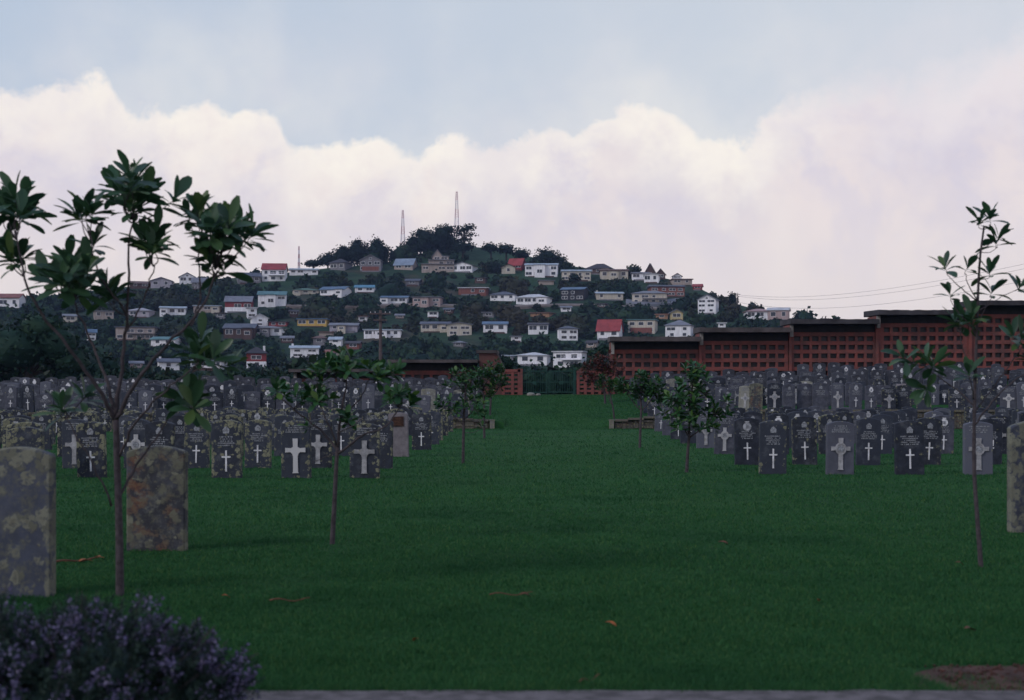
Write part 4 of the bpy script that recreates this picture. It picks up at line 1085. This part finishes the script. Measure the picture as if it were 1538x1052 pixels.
# ------------------------------------------------------------------ the young broad-leaved trees
def add_leaf(V, Fq, base, d, up, L, W, droop, fold=.25, ns=5):
    side = d.cross(up)
    if side.length < 1e-4: side = Vector((1, 0, 0))
    side.normalize(); nrm = side.cross(d).normalized(); b = len(V)
    prof = [0.06, .38, .74, 1., .90, .34][:ns+1]; p = base.copy(); dd = d.copy()
    for i in range(ns+1):
        t = i/ns; w = W*.5*prof[i]
        V.append(tuple(p-side*w+nrm*w*fold)); V.append(tuple(p)); V.append(tuple(p+side*w+nrm*w*fold))
        dd = (dd-Vector((0, 0, 1))*droop*.25).normalized(); nrm = side.cross(dd).normalized(); p = p+dd*(L/ns)
    for i in range(ns):
        a = b+i*3; Fq.append((a, a+1, a+4, a+3)); Fq.append((a+1, a+2, a+5, a+4))
def curve(pts, n=5):
    P = [Vector(p) for p in pts]; P = [P[0]*2-P[1]]+P+[P[-1]*2-P[-2]]; out = []
    for i in range(1, len(P)-2):
        a, b, c, d = P[i-1:i+3]
        for k in range(n):
            t = k/n; out.append(.5*((2*b)+(-a+c)*t+(2*a-5*b+4*c-d)*t*t+(-a+3*b-3*c+d)*t**3))
    out.append(P[-2]); return out
def broad_tree(label, Y, base, trunk, limbs, clusters, r0, leafL, mat='leaf_near', seed=0, gz=None, wh=8, depth=.35, name='young_tree'):
    """trunk, limbs: paths (px,py[,dy]); clusters (px,py,r,n whorls, from px,py)"""
    rng = random.Random(seed); B = at(base[0], base[1], Y); B.z = ground(B.x, Y) if gz is None else gz
    root = empty(name, B); tag(root, label, 'tree', 'young trees lining the lawn')
    def W(px, py, dy=0): return at(px, py, Y+dy)-B
    tb = MB(); s = F/Y
    tp = curve([Vector((0, 0, -.1)), Vector((0, 0, .02))]+[W(*p) for p in trunk], 4); n = len(tp)
    tb.tube(tp, [lerp(r0, r0*(.55 if len(trunk) < 5 else .3), (i/n)**.8)*(1.25 if i < 3 else 1) for i in range(n)], 9)
    for (path, ra, rb) in limbs:
        cp = curve([W(*p) for p in path], 5); k = len(cp); cp = [c+Vector((rng.uniform(-1, 1), rng.uniform(-1, 1), rng.uniform(-1, 1)))*.25*r0 for c in cp]
        tb.tube(cp, [lerp(ra*.82, rb*.8, (i/(k-1))**.7)*r0 for i in range(k)], 7)
    V = []; Fq = []
    for (px, py, r, nw, fx, fy) in clusters:
        if Y > 20: nw = int(nw*(1.15 if Y < 30 else 1.9)+.5); r *= 1.25
        if Y < 10 and nw > 2: r *= 1.22
        fr = W(fx, fy)
        for q in range(nw):
            a = rng.uniform(0, 6.28); rr = math.sqrt(rng.random())*r*.62
            if nw == 1: rr = 0
            tip = W(px+rr*math.cos(a), py+rr*math.sin(a)*.9, rng.uniform(-depth, depth)*r/50*1.2)
            mid = fr.lerp(tip, .5)+Vector((rng.uniform(-.05, .05), rng.uniform(-.05, .05), -.03))*leafL*4
            tw = curve([fr, mid, tip], 3); tb.tube(tw, [lerp(.16*r0, .07*r0, i/(len(tw)-1)) for i in range(len(tw))], 5)
            ax = (tip-mid).normalized(); ax = (ax+Vector((0, 0, .8))).normalized()
            u = ax.orthogonal().normalized(); v = ax.cross(u); nl = wh+rng.randint(-1, 2); ph = rng.uniform(0, 6.28)
            for k in range(nl):
                t = ph+k*2.4; tilt = lerp(.3, 1.65, (k+.5)/nl)+rng.uniform(-.15, .15)
                d = (ax*math.cos(tilt)+(u*math.cos(t)+v*math.sin(t))*math.sin(tilt)).normalized()
                L = leafL*rng.uniform(.65, 1.15)
                add_leaf(V, Fq, tip-ax*leafL*.25*k/nl, d, ax, L, L*(rng.uniform(.30, .42) if Y < 12 else rng.uniform(.38, .52)), rng.uniform(.05, .55))
    f = np_mesh('foliage', np.array(V), np.array(Fq), M[mat]); f.polygons.foreach_set('use_smooth', [True]*len(f.polygons))
    link('foliage', f, root); tb.build('trunk', M['bark'], root, True)
    return root
# nearest tree, left
broad_tree('large nearest young tree at left with big dark leaf whorls', 9.6, (180, 896), [(179, 800), (176, 700), (174, 628)],
 [([(174, 632), (152, 592, -.1), (112, 532, -.2), (62, 472, -.3), (38, 420, -.35), (24, 345, -.4)], .62, .2),
  ([(174, 632), (160, 575, .15), (140, 520, .3), (118, 470, .35), (105, 430, .3)], .5, .2),
  ([(174, 632), (180, 570, .05), (190, 490, .1), (192, 410, 0), (197, 335, 0)], .66, .22),
  ([(174, 632), (205, 572, -.1), (250, 520, -.1), (300, 465, -.1), (325, 405, -.1)], .62, .22),
  ([(190, 500, .05), (215, 450, .2), (232, 400, .2)], .3, .15), ([(190, 470, 0), (160, 430, -.1), (140, 385, -.15), (135, 345, -.15)], .3, .15),
  ([(175, 752), (205, 700, .1), (240, 650, .15), (262, 612, .2), (283, 590, .2)], .36, .18),
  ([(178, 690), (200, 640, -.1), (235, 600, -.2), (262, 575, -.25), (300, 545, -.3)], .38, .18),
  ([(168, 760), (140, 700, -.1), (112, 650, -.15), (97, 618, -.15)], .3, .14), ([(286, 490, -.1), (300, 450, .1), (298, 400, .1), (300, 360, .1)], .3, .15)],
 [(198, 284, 30, 10, 197, 330), (205, 312, 16, 3, 197, 335), (22, 312, 30, 8, 24, 360), (24, 388, 18, 4, 34, 415), (130, 328, 18, 4, 137, 365), (142, 366, 5, 1, 140, 385), (222, 362, 26, 6, 230, 400), (262, 300, 4, 1, 205, 335),
  (338, 345, 38, 12, 323, 405), (296, 328, 20, 4, 300, 370), (325, 392, 26, 5, 322, 415), (372, 352, 12, 2, 330, 400), (112, 414, 40, 11, 108, 455), (78, 425, 16, 2, 105, 455), (165, 432, 20, 3, 190, 475), (310, 525, 26, 6, 288, 560), (345, 548, 6, 1, 300, 552), (288, 600, 20, 5, 280, 606),
  (98, 612, 10, 2, 97, 628), (128, 596, 3, 1, 100, 630)],
 .036, .205, seed=1, wh=8)
broad_tree('second young tree from the left with leaf tufts and one low fork', 12.95, (499, 819), [(502, 760), (505, 700), (507, 672)],
 [([(507, 676), (480, 645, .1), (445, 618, .1), (415, 595, .1)], .6, .25), ([(507, 672), (512, 620, 0), (520, 580, 0), (522, 548, 0)], .7, .25), ([(507, 682), (545, 655, -.1), (580, 640, -.1), (600, 612, -.1)], .6, .25),
  ([(511, 630), (540, 600, .1), (555, 568, .1)], .4, .2), ([(506, 668), (490, 630, -.1), (478, 600, -.1)], .4, .2), ([(509, 650), (530, 640, -.2), (545, 628, -.2)], .3, .2), ([(505, 680), (480, 690, .2), (460, 700, .2)], .2, .1)],
 [(418, 586, 26, 4, 418, 600), (455, 592, 24, 4, 440, 615), (480, 590, 30, 6, 480, 605), (525, 545, 34, 8, 522, 560), (560, 555, 34, 7, 555, 570), (500, 552, 28, 5, 520, 575), (600, 597, 34, 9, 600, 612),
  (522, 626, 16, 3, 528, 640), (590, 560, 18, 3, 560, 575), (470, 563, 20, 3, 482, 600), (462, 640, 8, 1, 470, 640)],
 .030, .125, 'leaf_mid', seed=2)
broad_tree('slim tall young tree at the right edge with sparse whorls against the sky', 11.24, (1473, 853), [(1468, 780), (1463, 700), (1464, 600), (1467, 500), (1471, 400), (1478, 340)],
 [([(1463, 640), (1490, 605, -.1), (1520, 575, -.1), (1560, 545, -.1)], .42, .25), ([(1462, 622), (1485, 590, .1), (1512, 555, .1), (1535, 520, .1)], .42, .2), ([(1463, 610), (1430, 580, .1), (1400, 560, .1), (1385, 545, .1)], .36, .18),
  ([(1467, 452), (1440, 430, .05), (1425, 415, .05)], .3, .14), ([(1468, 452), (1455, 430, -.1), (1450, 412, -.1)], .28, .14), ([(1467, 500), (1440, 470, 0), (1428, 452, 0)], .3, .14),
  ([(1466, 495), (1480, 462, .1), (1490, 446, .1)], .3, .14), ([(1471, 380), (1490, 378, 0), (1500, 368, 0)], .2, .1), ([(1467, 470), (1500, 448, 0), (1530, 434, 0)], .2, .12), ([(1463, 560), (1445, 520, 0), (1442, 490, 0)], .3, .15), ([(1463, 600), (1458, 575, -.2), (1455, 565, -.2)], .3, .15)],
 [(1480, 333, 16, 2, 1478, 345), (1497, 364, 10, 1, 1498, 372), (1420, 402, 10, 1, 1425, 415), (1453, 402, 14, 1, 1451, 412), (1486, 408, 10, 1, 1475, 420), (1427, 442, 10, 1, 1428, 452), (1490, 438, 12, 1, 1490, 446), (1532, 432, 6, 1, 1530, 434),
  (1444, 480, 20, 3, 1444, 500), (1405, 537, 30, 3, 1395, 552), (1368, 540, 20, 2, 1385, 548), (1390, 585, 14, 1, 1400, 568), (1455, 562, 12, 1, 1456, 570), (1528, 512, 18, 2, 1530, 525), (1550, 540, 16, 2, 1540, 555), (1500, 355, 8, 1, 1480, 372), (1460, 482, 14, 2, 1465, 505)],
 .025, .185, 'leaf_near', seed=3, wh=7)
broad_tree('bushy young tree at right of the lawn in front of the headstones', 24.9, (1031.5, 711), [(1033, 680), (1035, 655), (1036, 620), (1040, 580), (1044, 556)],
 [([(1035, 655), (1020, 635), (1012, 615)], .5, .25), ([(1035, 658), (1058, 640), (1075, 622)], .5, .25), ([(1037, 610), (1055, 600), (1066, 585)], .4, .2), ([(1037, 615), (1025, 600), (1018, 590)], .4, .2)],
 [(1045, 553, 16, 6, 1044, 565), (1030, 566, 18, 5, 1041, 580), (1060, 580, 20, 7, 1062, 592), (1015, 592, 22, 7, 1020, 600), (1008, 618, 24, 7, 1014, 622), (1050, 615, 24, 8, 1048, 625), (1080, 612, 22, 8, 1074, 625), (1030, 645, 22, 5, 1035, 650), (1062, 640, 18, 5, 1060, 642), (1035, 600, 18, 5, 1037, 612)],
 .040, .16, 'leaf_mid', seed=4)
broad_tree('round-headed young tree beside the low stone wall, right of the lawn', 36.6, (961, 673), [(962, 640), (963, 615), (962, 595)],
 [([(963, 618), (948, 600), (940, 588)], .5, .25), ([(963, 618), (978, 602), (985, 590)], .5, .25)],
 [(960, 574, 22, 9, 962, 592), (940, 582, 18, 7, 942, 592), (982, 582, 18, 8, 984, 592), (965, 592, 16, 5, 963, 600), (992, 596, 12, 3, 985, 596)],
 .045, .19, 'leaf_mid', seed=5)
broad_tree('thin young tree standing by the end pier of the right stone wall', 59, (922.5, 634), [(921, 615), (918, 600), (915, 588)],
 [([(920, 610), (912, 595), (908, 585)], .5, .3)], [(912, 574, 16, 8, 915, 590), (920, 583, 12, 5, 917, 594), (904, 582, 10, 4, 910, 590)], .05, .22, 'leaf_mid', seed=6)
broad_tree('slender tree with reddish brown leaves in front of the brick screen', 68, (909, 612), [(908, 590), (906, 570), (905, 552)],
 [([(907, 590), (895, 572), (888, 560)], .5, .3), ([(907, 585), (918, 568), (924, 556)], .5, .3)],
 [(905, 545, 24, 14, 905, 556), (890, 556, 20, 10, 892, 565), (920, 552, 20, 10, 920, 562), (905, 568, 22, 9, 906, 578), (884, 570, 14, 5, 892, 572)], .07, .24, 'leaf_red', seed=7)
broad_tree('small sparse young tree at left of the lawn with two leaf tiers', 28.2, (695.5, 697), [(696, 660), (697, 620), (699, 590), (700, 572)],
 [([(697, 640), (682, 625), (674, 612)], .4, .2), ([(697, 630), (712, 615), (718, 602)], .4, .2), ([(697, 650), (710, 650), (722, 645)], .25, .15)],
 [(700, 565, 20, 7, 700, 578), (682, 572, 18, 4, 698, 590), (672, 606, 18, 4, 676, 616), (690, 615, 18, 4, 697, 625), (716, 612, 16, 4, 716, 612), (705, 598, 16, 4, 699, 602), (724, 640, 8, 1, 722, 645)],
 .038, .15, 'leaf_mid', seed=8)
broad_tree('leafy young tree at left of the lawn behind the sparse one', 45, (727.5, 658), [(727, 630), (727, 605), (726, 590)],
 [([(727, 608), (712, 592), (702, 580)], .5, .25), ([(727, 608), (742, 592), (750, 582)], .5, .25)],
 [(725, 568, 24, 13, 726, 588), (705, 574, 20, 9, 706, 586), (746, 574, 18, 9, 746, 586), (727, 586, 18, 7, 727, 596)],
 .05, .19, 'leaf_mid', seed=9)
broad_tree('far left lawn tree standing on the upper terrace', 61, (736, 626), [(737, 605), (738, 590), (738, 580)],
 [([(737, 600), (730, 588), (726, 578)], .5, .3), ([(737, 600), (746, 588), (750, 578)], .5, .3)],
 [(738, 562, 20, 10, 738, 578), (724, 566, 16, 6, 728, 580), (750, 566, 14, 6, 748, 580), (742, 552, 14, 5, 739, 566)], .06, .22, 'leaf_mid', seed=10)
far_tree('garden_tree', 'pale green shrub showing above the low brick screen left of the gate', 86, [(762, 546, 14, 12), (750, 552, 12, 9)], leaf=.14, mat='bush', seed=70)
far_tree('garden_tree', 'dark green tree between the stepped white house and the brick niche wall', 92, [(893, 540, 14, 15), (905, 528, 12, 10), (880, 552, 12, 10)], leaf=.15, mat='hedge', seed=71)

# ------------------------------------------------------------------ purple-flowered shrub in the foreground
def shrub():
    rng = random.Random(5); Yc = 5.45; root = empty('flowering_shrub', (-2.06, Yc, 0)); tag(root, 'dark shrub covered in small purple flowers in the bottom left corner', 'shrub')
    mounds = [(-.30, 0, .22, .48, .42, .36), (.20, -.05, .22, .42, .40, .36), (.48, .0, .12, .30, .35, .32), (-.75, .05, .26, .5, .42, .42), (-.1, -.35, .1, .8, .3, .36), (-1.2, 0, .28, .5, .4, .44)]
    V = []; Fq = []; FV = []; FF = []; st = MB()
    def q(Vl, Fl, p, d, L, w):
        s_ = d.orthogonal().normalized(); s_.rotate(Matrix.Rotation(rng.uniform(0, 6.28), 3, d)); b = len(Vl); m = p+d*L*.5
        Vl += [tuple(p), tuple(m+s_*w), tuple(p+d*L), tuple(m-s_*w)]; Fl.append((b, b+1, b+2, b+3))
    n = 0
    while n < 2300:
        mi = rng.randrange(len(mounds)); cx, cy, cz, rx, ry, rz = mounds[mi]
        d = Vector((rng.gauss(0, 1), rng.gauss(0, 1), abs(rng.gauss(.35, .8)))).normalized()
        nz = 1+.16*noise.noise(d*3+Vector((mi, 0, 0)))
        p0 = Vector((cx+d.x*rx*.72*nz, cy+d.y*ry*.72*nz, cz+d.z*rz*.72*nz)); L = rng.uniform(.09, .22)
        if mi == 3 and rng.random() < .1: L = rng.uniform(.2, .34)
        dd = (d+Vector((rng.uniform(-.4, .4), rng.uniform(-.4, .4), rng.uniform(0, .8)))).normalized(); k = 16
        clump = noise.noise(Vector((p0.x*5, p0.y*5, p0.z*5+9)))
        flo = rng.random() < (.72 if clump > .04 else .14)
        for i in range(k):
            t = i/k; p = p0+dd*L*t+Vector((0, 0, -.03*t*t))
            for z in range(3):
                a = Vector((rng.gauss(0, 1), rng.gauss(0, 1), rng.gauss(0, 1))).normalized()
                q(V, Fq, p, (dd*.7+a*.7).normalized(), rng.uniform(.018, .034), .0028)
            if flo and t > .25 and rng.random() < .8:
                for z in range(3):
                    a = Vector((rng.gauss(0, 1), rng.gauss(0, 1), rng.gauss(0, 1))).normalized()
                    q(FV, FF, p+a*.010, a, rng.uniform(.010, .018), .0075)
        if n % 6 == 0: st.tube([(cx*.5, cy*.5, -.05), p0*.7, p0+dd*L], [.006, .004, .0015], 4)
        n += 1
    L = []
    leafy('inner_foliage', [(m[0], m[1], m[2], m[3]*.80, m[4]*.80, m[5]*.80) for m in mounds], .018, .35, M['rosemary'], .82, root, 9)
    link('foliage', np_mesh('foliage', np.array(V), np.array(Fq), M['rosemary']), root)
    link('flowers', np_mesh('flowers', np.array(FV), np.array(FF), M['flower']), root)
    st.build('stem', M['bark'], root)
shrub()

# ------------------------------------------------------------------ litter on the lawn
def fallen_leaf(px, py, L, label, rz, mat='deadleaf'):
    Y = EYE*F/(py-CY); p = at(px, py, Y); V = []; Fq = []
    add_leaf(V, Fq, Vector((-L/2, 0, .012)), Vector((1, .1, .35)).normalized(), Vector((0, -.3, 1)), L, L*.42, 1.0, .5)
    o = link('fallen_leaf', np_mesh('fallen_leaf', np.array(V), np.array(Fq), M[mat])); o.location = (p.x, p.y, .012); o.rotation_euler = (0, 0, rz); tag(o, label, 'fallen leaf', 'fallen leaves on the lawn')
fallen_leaf(340, 899, .07, 'orange fallen leaf on the grass right of the purple shrub', .6)
fallen_leaf(918, 941, .085, 'orange fallen leaf near the middle front of the lawn', -.4)
fallen_leaf(1458, 949, .11, 'pinkish tan fallen leaf above the bare soil patch', .5, 'twig')
fallen_leaf(1442, 849, .09, 'brown fallen leaf at the foot of the right tree', .2, 'twig')
fallen_leaf(790, 897, .10, 'dull brown fallen leaf in the central lawn', .1, 'twig')
fallen_leaf(1088, 818, .12, 'pale brown leaf lying on the middle lawn at right', -.2, 'twig')
fallen_leaf(1230, 905, .06, 'small orange leaf on the right half of the lawn', 1.2)
fallen_leaf(625, 965, .06, 'small orange leaf left of centre near the kerb', 2.2)
def twig(px0, py0, px1, py1, r, label, leafy_=False):
    pts = []
    for k in range(9):
        t = k/8; px = lerp(px0, px1, t); py = lerp(py0, py1, t)+.35*math.sin(k*1.1); Y = EYE*F/(py-CY); p = at(px, py, Y); p.z = .028+.012*math.sin(k); pts.append(p)
    root = empty('fallen_twig', (pts[0].x, pts[0].y, 0)); tag(root, label, 'twig', 'fallen twigs on the lawn')
    MB().tube([p-root.location for p in pts], [r*(1-.06*k) for k in range(9)], 6).build('stick', M['twig'], root)
    if leafy_:
        V = []; Fq = []
        for k in range(9):
            a = random.uniform(0, 6.28); p = pts[8-(k % 5)]-root.location
            add_leaf(V, Fq, p, Vector((math.cos(a), math.sin(a), .3)).normalized(), Vector((0, 0, 1)), .09, .035, .5)
        link('dead_leaves', np_mesh('dead_leaves', np.array(V), np.array(Fq), M['deadleaf']), root)
twig(78, 850, 150, 843, .011, 'orange-brown dead twig with leaves between the left headstones', True)
twig(405, 908, 465, 906, .006, 'thin dark twig on the lawn right of the shrub')
twig(870, 1033, 900, 1024, .005, 'short pale twig standing in the grass by the kerb')
twig(735, 899, 800, 897, .005, 'thin brown twig lying across the middle lawn')
# clods and sprouts on the bare soil
rng = np.random.default_rng(8); iv, ifc = ico(); V = []; Fc = []; nb = 0
for i in range(420):
    x = rng.uniform(1.95, 3.0); y = rng.uniform(6.42, 7.08); r = rng.uniform(.004, .014)
    C = iv*r*rng.uniform(.6, 1.2, 3)+np.array([x, y, .016]); V.append(C); Fc.append(ifc+nb); nb += len(C)
tag(link('soil_crumbs', np_mesh('soil_crumbs', np.concatenate(V), np.concatenate(Fc), M['soil'])), 'crumbs of reddish earth on the bare patch at lower right', 'soil', kind='stuff')
V = []; Fc = []; nb = 0
for i in range(900):
    x = rng.uniform(-2.4, 3.2); y = rng.uniform(5.95, 6.15); r = rng.uniform(.006, .020)
    C = iv*r*rng.uniform(.6, 1.2, 3)+np.array([x, y, .0]); V.append(C); Fc.append(ifc+nb); nb += len(C)
tag(link('pebbles', np_mesh('pebbles', np.concatenate(V), np.concatenate(Fc), M['dim'])), 'pale pebbles along the edge of the path by the kerb', 'pebbles', kind='stuff')

# ------------------------------------------------------------------ sky, sun, camera
HAZE = .00012
SUN_EL, SUN_AZ = math.radians(34), math.radians(-125)       # azimuth clockwise from +Y (behind, to the left)
w = bpy.data.worlds.new('World'); SC.world = w; w.use_nodes = True; nt = w.node_tree; nt.nodes.clear()
out = nt.nodes.new('ShaderNodeOutputWorld'); bg = nt.nodes.new('ShaderNodeBackground'); nt.links.new(bg.outputs[0], out.inputs[0])
sky = nt.nodes.new('ShaderNodeTexSky'); sky.sky_type = 'NISHITA'; sky.sun_disc = False; sky.sun_elevation = SUN_EL; sky.sun_rotation = SUN_AZ
sky.air_density = 1.; sky.dust_density = 2.5; sky.ozone_density = 1.
bg.inputs[1].default_value = .1
tc = N(nt, 'ShaderNodeTexCoord').outputs['Generated']
sx = N(nt, 'ShaderNodeSeparateXYZ'); nt.links.new(tc, sx.inputs[0])
az = mth(nt, 'ARCTAN2', sx.outputs[0], sx.outputs[1])
hor = mth(nt, 'SQRT', mth(nt, 'ADD', mth(nt, 'MULTIPLY', sx.outputs[0], sx.outputs[0]), mth(nt, 'MULTIPLY', sx.outputs[1], sx.outputs[1])))
el = mth(nt, 'ARCTAN2', sx.outputs[2], hor)
EDGE = [(-120, 150), (0, 122), (60, 126), (120, 114), (150, 114), (178, 150), (200, 172), (245, 164), (330, 170), (395, 165), (425, 190), (445, 226), (500, 220), (560, 206), (615, 236), (680, 203), (740, 206), (800, 195),
        (865, 200), (900, 176), (945, 159), (990, 165), (1030, 190), (1060, 216), (1085, 214), (1140, 184), (1185, 145), (1260, 122), (1400, 90), (1538, 40), (1700, 10)]
A0, A1 = math.atan((-120-CX)/F), math.atan((1700-CX)/F); EMAX = .32
fc = N(nt, 'ShaderNodeFloatCurve'); cv = fc.mapping.curves[0]
pts = [((math.atan((p-CX)/F)-A0)/(A1-A0), math.atan((CY-q)/F*math.cos(math.atan((p-CX)/F)))/EMAX) for p, q in EDGE]
cv.points[0].location = pts[0]; cv.points[1].location = pts[-1]
for p in pts[1:-1]: cv.points.new(*p)
for p in cv.points: p.handle_type = 'AUTO'
fc.mapping.update()
# billows push the outline about, so the clouds have their own small lobes
nzA = noise_tex(nt, tc, 13, 7, .58, .2); nzB = noise_tex(nt, tc, 38, 6, .6, .1); nzC = noise_tex(nt, tc, 5, 5, .55)
wob = mth(nt, 'MULTIPLY', mth(nt, 'SUBTRACT', nzB, .5), .022)
nt.links.new(mth(nt, 'ADD', mth(nt, 'DIVIDE', mth(nt, 'SUBTRACT', az, A0), A1-A0), wob), fc.inputs['Value'])
edge = mth(nt, 'MULTIPLY', fc.outputs[0], EMAX)
edge = mth(nt, 'ADD', edge, mth(nt, 'MULTIPLY', mth(nt, 'SUBTRACT', nzA, .5), .030))
edge = mth(nt, 'ADD', edge, mth(nt, 'MULTIPLY', mth(nt, 'SUBTRACT', nzB, .5), .034))
edge = mth(nt, 'ADD', edge, mth(nt, 'MULTIPLY', mth(nt, 'SUBTRACT', noise_tex(nt, tc, 95, 5, .6), .5), .010))
depth = mth(nt, 'SUBTRACT', edge, el)
right = ramp(nt, az, .12, .26)
soft = mth(nt, 'ADD', .010, mth(nt, 'MULTIPLY', right, .035))
mask = mth(nt, 'SMOOTH_MIN', 1., mth(nt, 'MAXIMUM', mth(nt, 'ADD', mth(nt, 'DIVIDE', depth, soft), .35), 0.), .3)
mask = mth(nt, 'MULTIPLY', mask, 1., cl=True)
# blue holes in the thin cloud at right
veil = mth(nt, 'MULTIPLY', mth(nt, 'MULTIPLY', ramp(nt, depth, -.12, .0), .45), ramp(nt, nzC, .35, .65))
mask = mth(nt, 'MAXIMUM', mask, veil)
hole = mth(nt, 'MULTIPLY', mth(nt, 'MULTIPLY', ramp(nt, nzC, .55, .68), right), mth(nt, 'MULTIPLY', ramp(nt, el, .08, .14), .6))
mask = mth(nt, 'MULTIPLY', mask, mth(nt, 'SUBTRACT', 1., hole))
pale = mixc(nt, ramp(nt, el, .30, .75), mixc(nt, ramp(nt, az, -.4, .25), (5.7, 6.6, 7.9), (6.9, 7.4, 8.1)), (3.2, 4.5, 7.2))
blue = mixc(nt, .85, sky.outputs[0], pale)
bil = mth(nt, 'ABSOLUTE', mth(nt, 'SUBTRACT', mth(nt, 'MULTIPLY', noise_tex(nt, tc, 9, 7, .55, .3), 2.), 1.))
lite = ramp(nt, mth(nt, 'ADD', depth, mth(nt, 'ADD', mth(nt, 'MULTIPLY', mth(nt, 'SUBTRACT', nzA, .5), .13), mth(nt, 'MULTIPLY', mth(nt, 'SUBTRACT', nzB, .5), .06))), .0, .085)
lite = mth(nt, 'ADD', lite, mth(nt, 'MULTIPLY', mth(nt, 'SUBTRACT', .16, bil), .9), cl=True)
body = mixc(nt, ramp(nt, nzA, .36, .66), (7.5, 6.9, 7.5), (8.8, 7.9, 7.8))
body = mixc(nt, mth(nt, 'MULTIPLY', ramp(nt, nzC, .50, .70), .65), body, (6.8, 6.5, 7.4))
body = mixc(nt, mth(nt, 'MULTIPLY', ramp(nt, bil, .16, .0), .5), body, (6.8, 6.5, 7.7))
body = mixc(nt, ramp(nt, el, .17, .03), body, (9.1, 8.2, 7.8))
cream = mixc(nt, ramp(nt, nzA, .35, .6), (8.9, 8.3, 8.2), (10.0, 9.4, 8.6))
cream = mixc(nt, right, cream, (8.6, 8.0, 8.2))
cloud = mixc(nt, lite, cream, body)
col_ = mixc(nt, mask, blue, cloud)
nt.links.new(col_, bg.inputs[0])

sd = bpy.data.lights.new('sun', 'SUN'); sd.energy = 1.1; sd.angle = math.radians(11); sd.color = (1, .96, .92)
so = bpy.data.objects.new('sun', sd); COL.objects.link(so)
dirv = Vector((math.sin(SUN_AZ)*math.cos(SUN_EL), math.cos(SUN_AZ)*math.cos(SUN_EL), math.sin(SUN_EL)))
so.rotation_euler = dirv.to_track_quat('Z', 'Y').to_euler(); so.location = dirv*50

hb = MB().box(-3200, 3200, -3200, 3200, -2.2, 126); hm = bpy.data.materials.new('haze'); hm.use_nodes = True; hn = hm.node_tree; hn.nodes.clear()
ho = hn.nodes.new('ShaderNodeOutputMaterial'); hv = hn.nodes.new('ShaderNodeVolumePrincipled'); hn.links.new(hv.outputs[0], ho.inputs['Volume'])
hv.inputs['Color'].default_value = (.48, .60, 1, 1); hv.inputs['Density'].default_value = HAZE
tag(hb.build('haze', hm), 'thin bluish air between the cemetery and the hill', 'haze', kind='stuff')
cd = bpy.data.cameras.new('camera'); co_ = bpy.data.objects.new('camera', cd); COL.objects.link(co_)
co_.location = (0, 0, EYE); co_.rotation_euler = (math.pi/2, 0, 0)
cd.sensor_width = 36; cd.lens = F/1538*36; cd.shift_x = -(CX-769)/1538; cd.shift_y = (CY-526)/1538
cd.clip_start = .1; cd.clip_end = 20000
cd.dof.use_dof = True; cd.dof.focus_distance = 55; cd.dof.aperture_fstop = 3.0
SC.camera = co_
vs = SC.view_settings; vs.view_transform = 'Standard'; vs.look = 'None'; vs.exposure = 0; vs.gamma = 1
SC.cycles.max_bounces = 5; SC.cycles.transparent_max_bounces = 4

import re
for o in SC.objects:
    if 'label' in o and not o.parent:
        k = len(re.split(r"[\s\-]+", o['label'].strip()))
        if k > 16 or k < 4: print('LABEL', k, o['label'])
_seen = {}
for o in SC.objects:
    if 'label' in o and not o.parent:
        if o['label'] in _seen: print('DUP', o['label'])
        _seen[o['label']] = 1
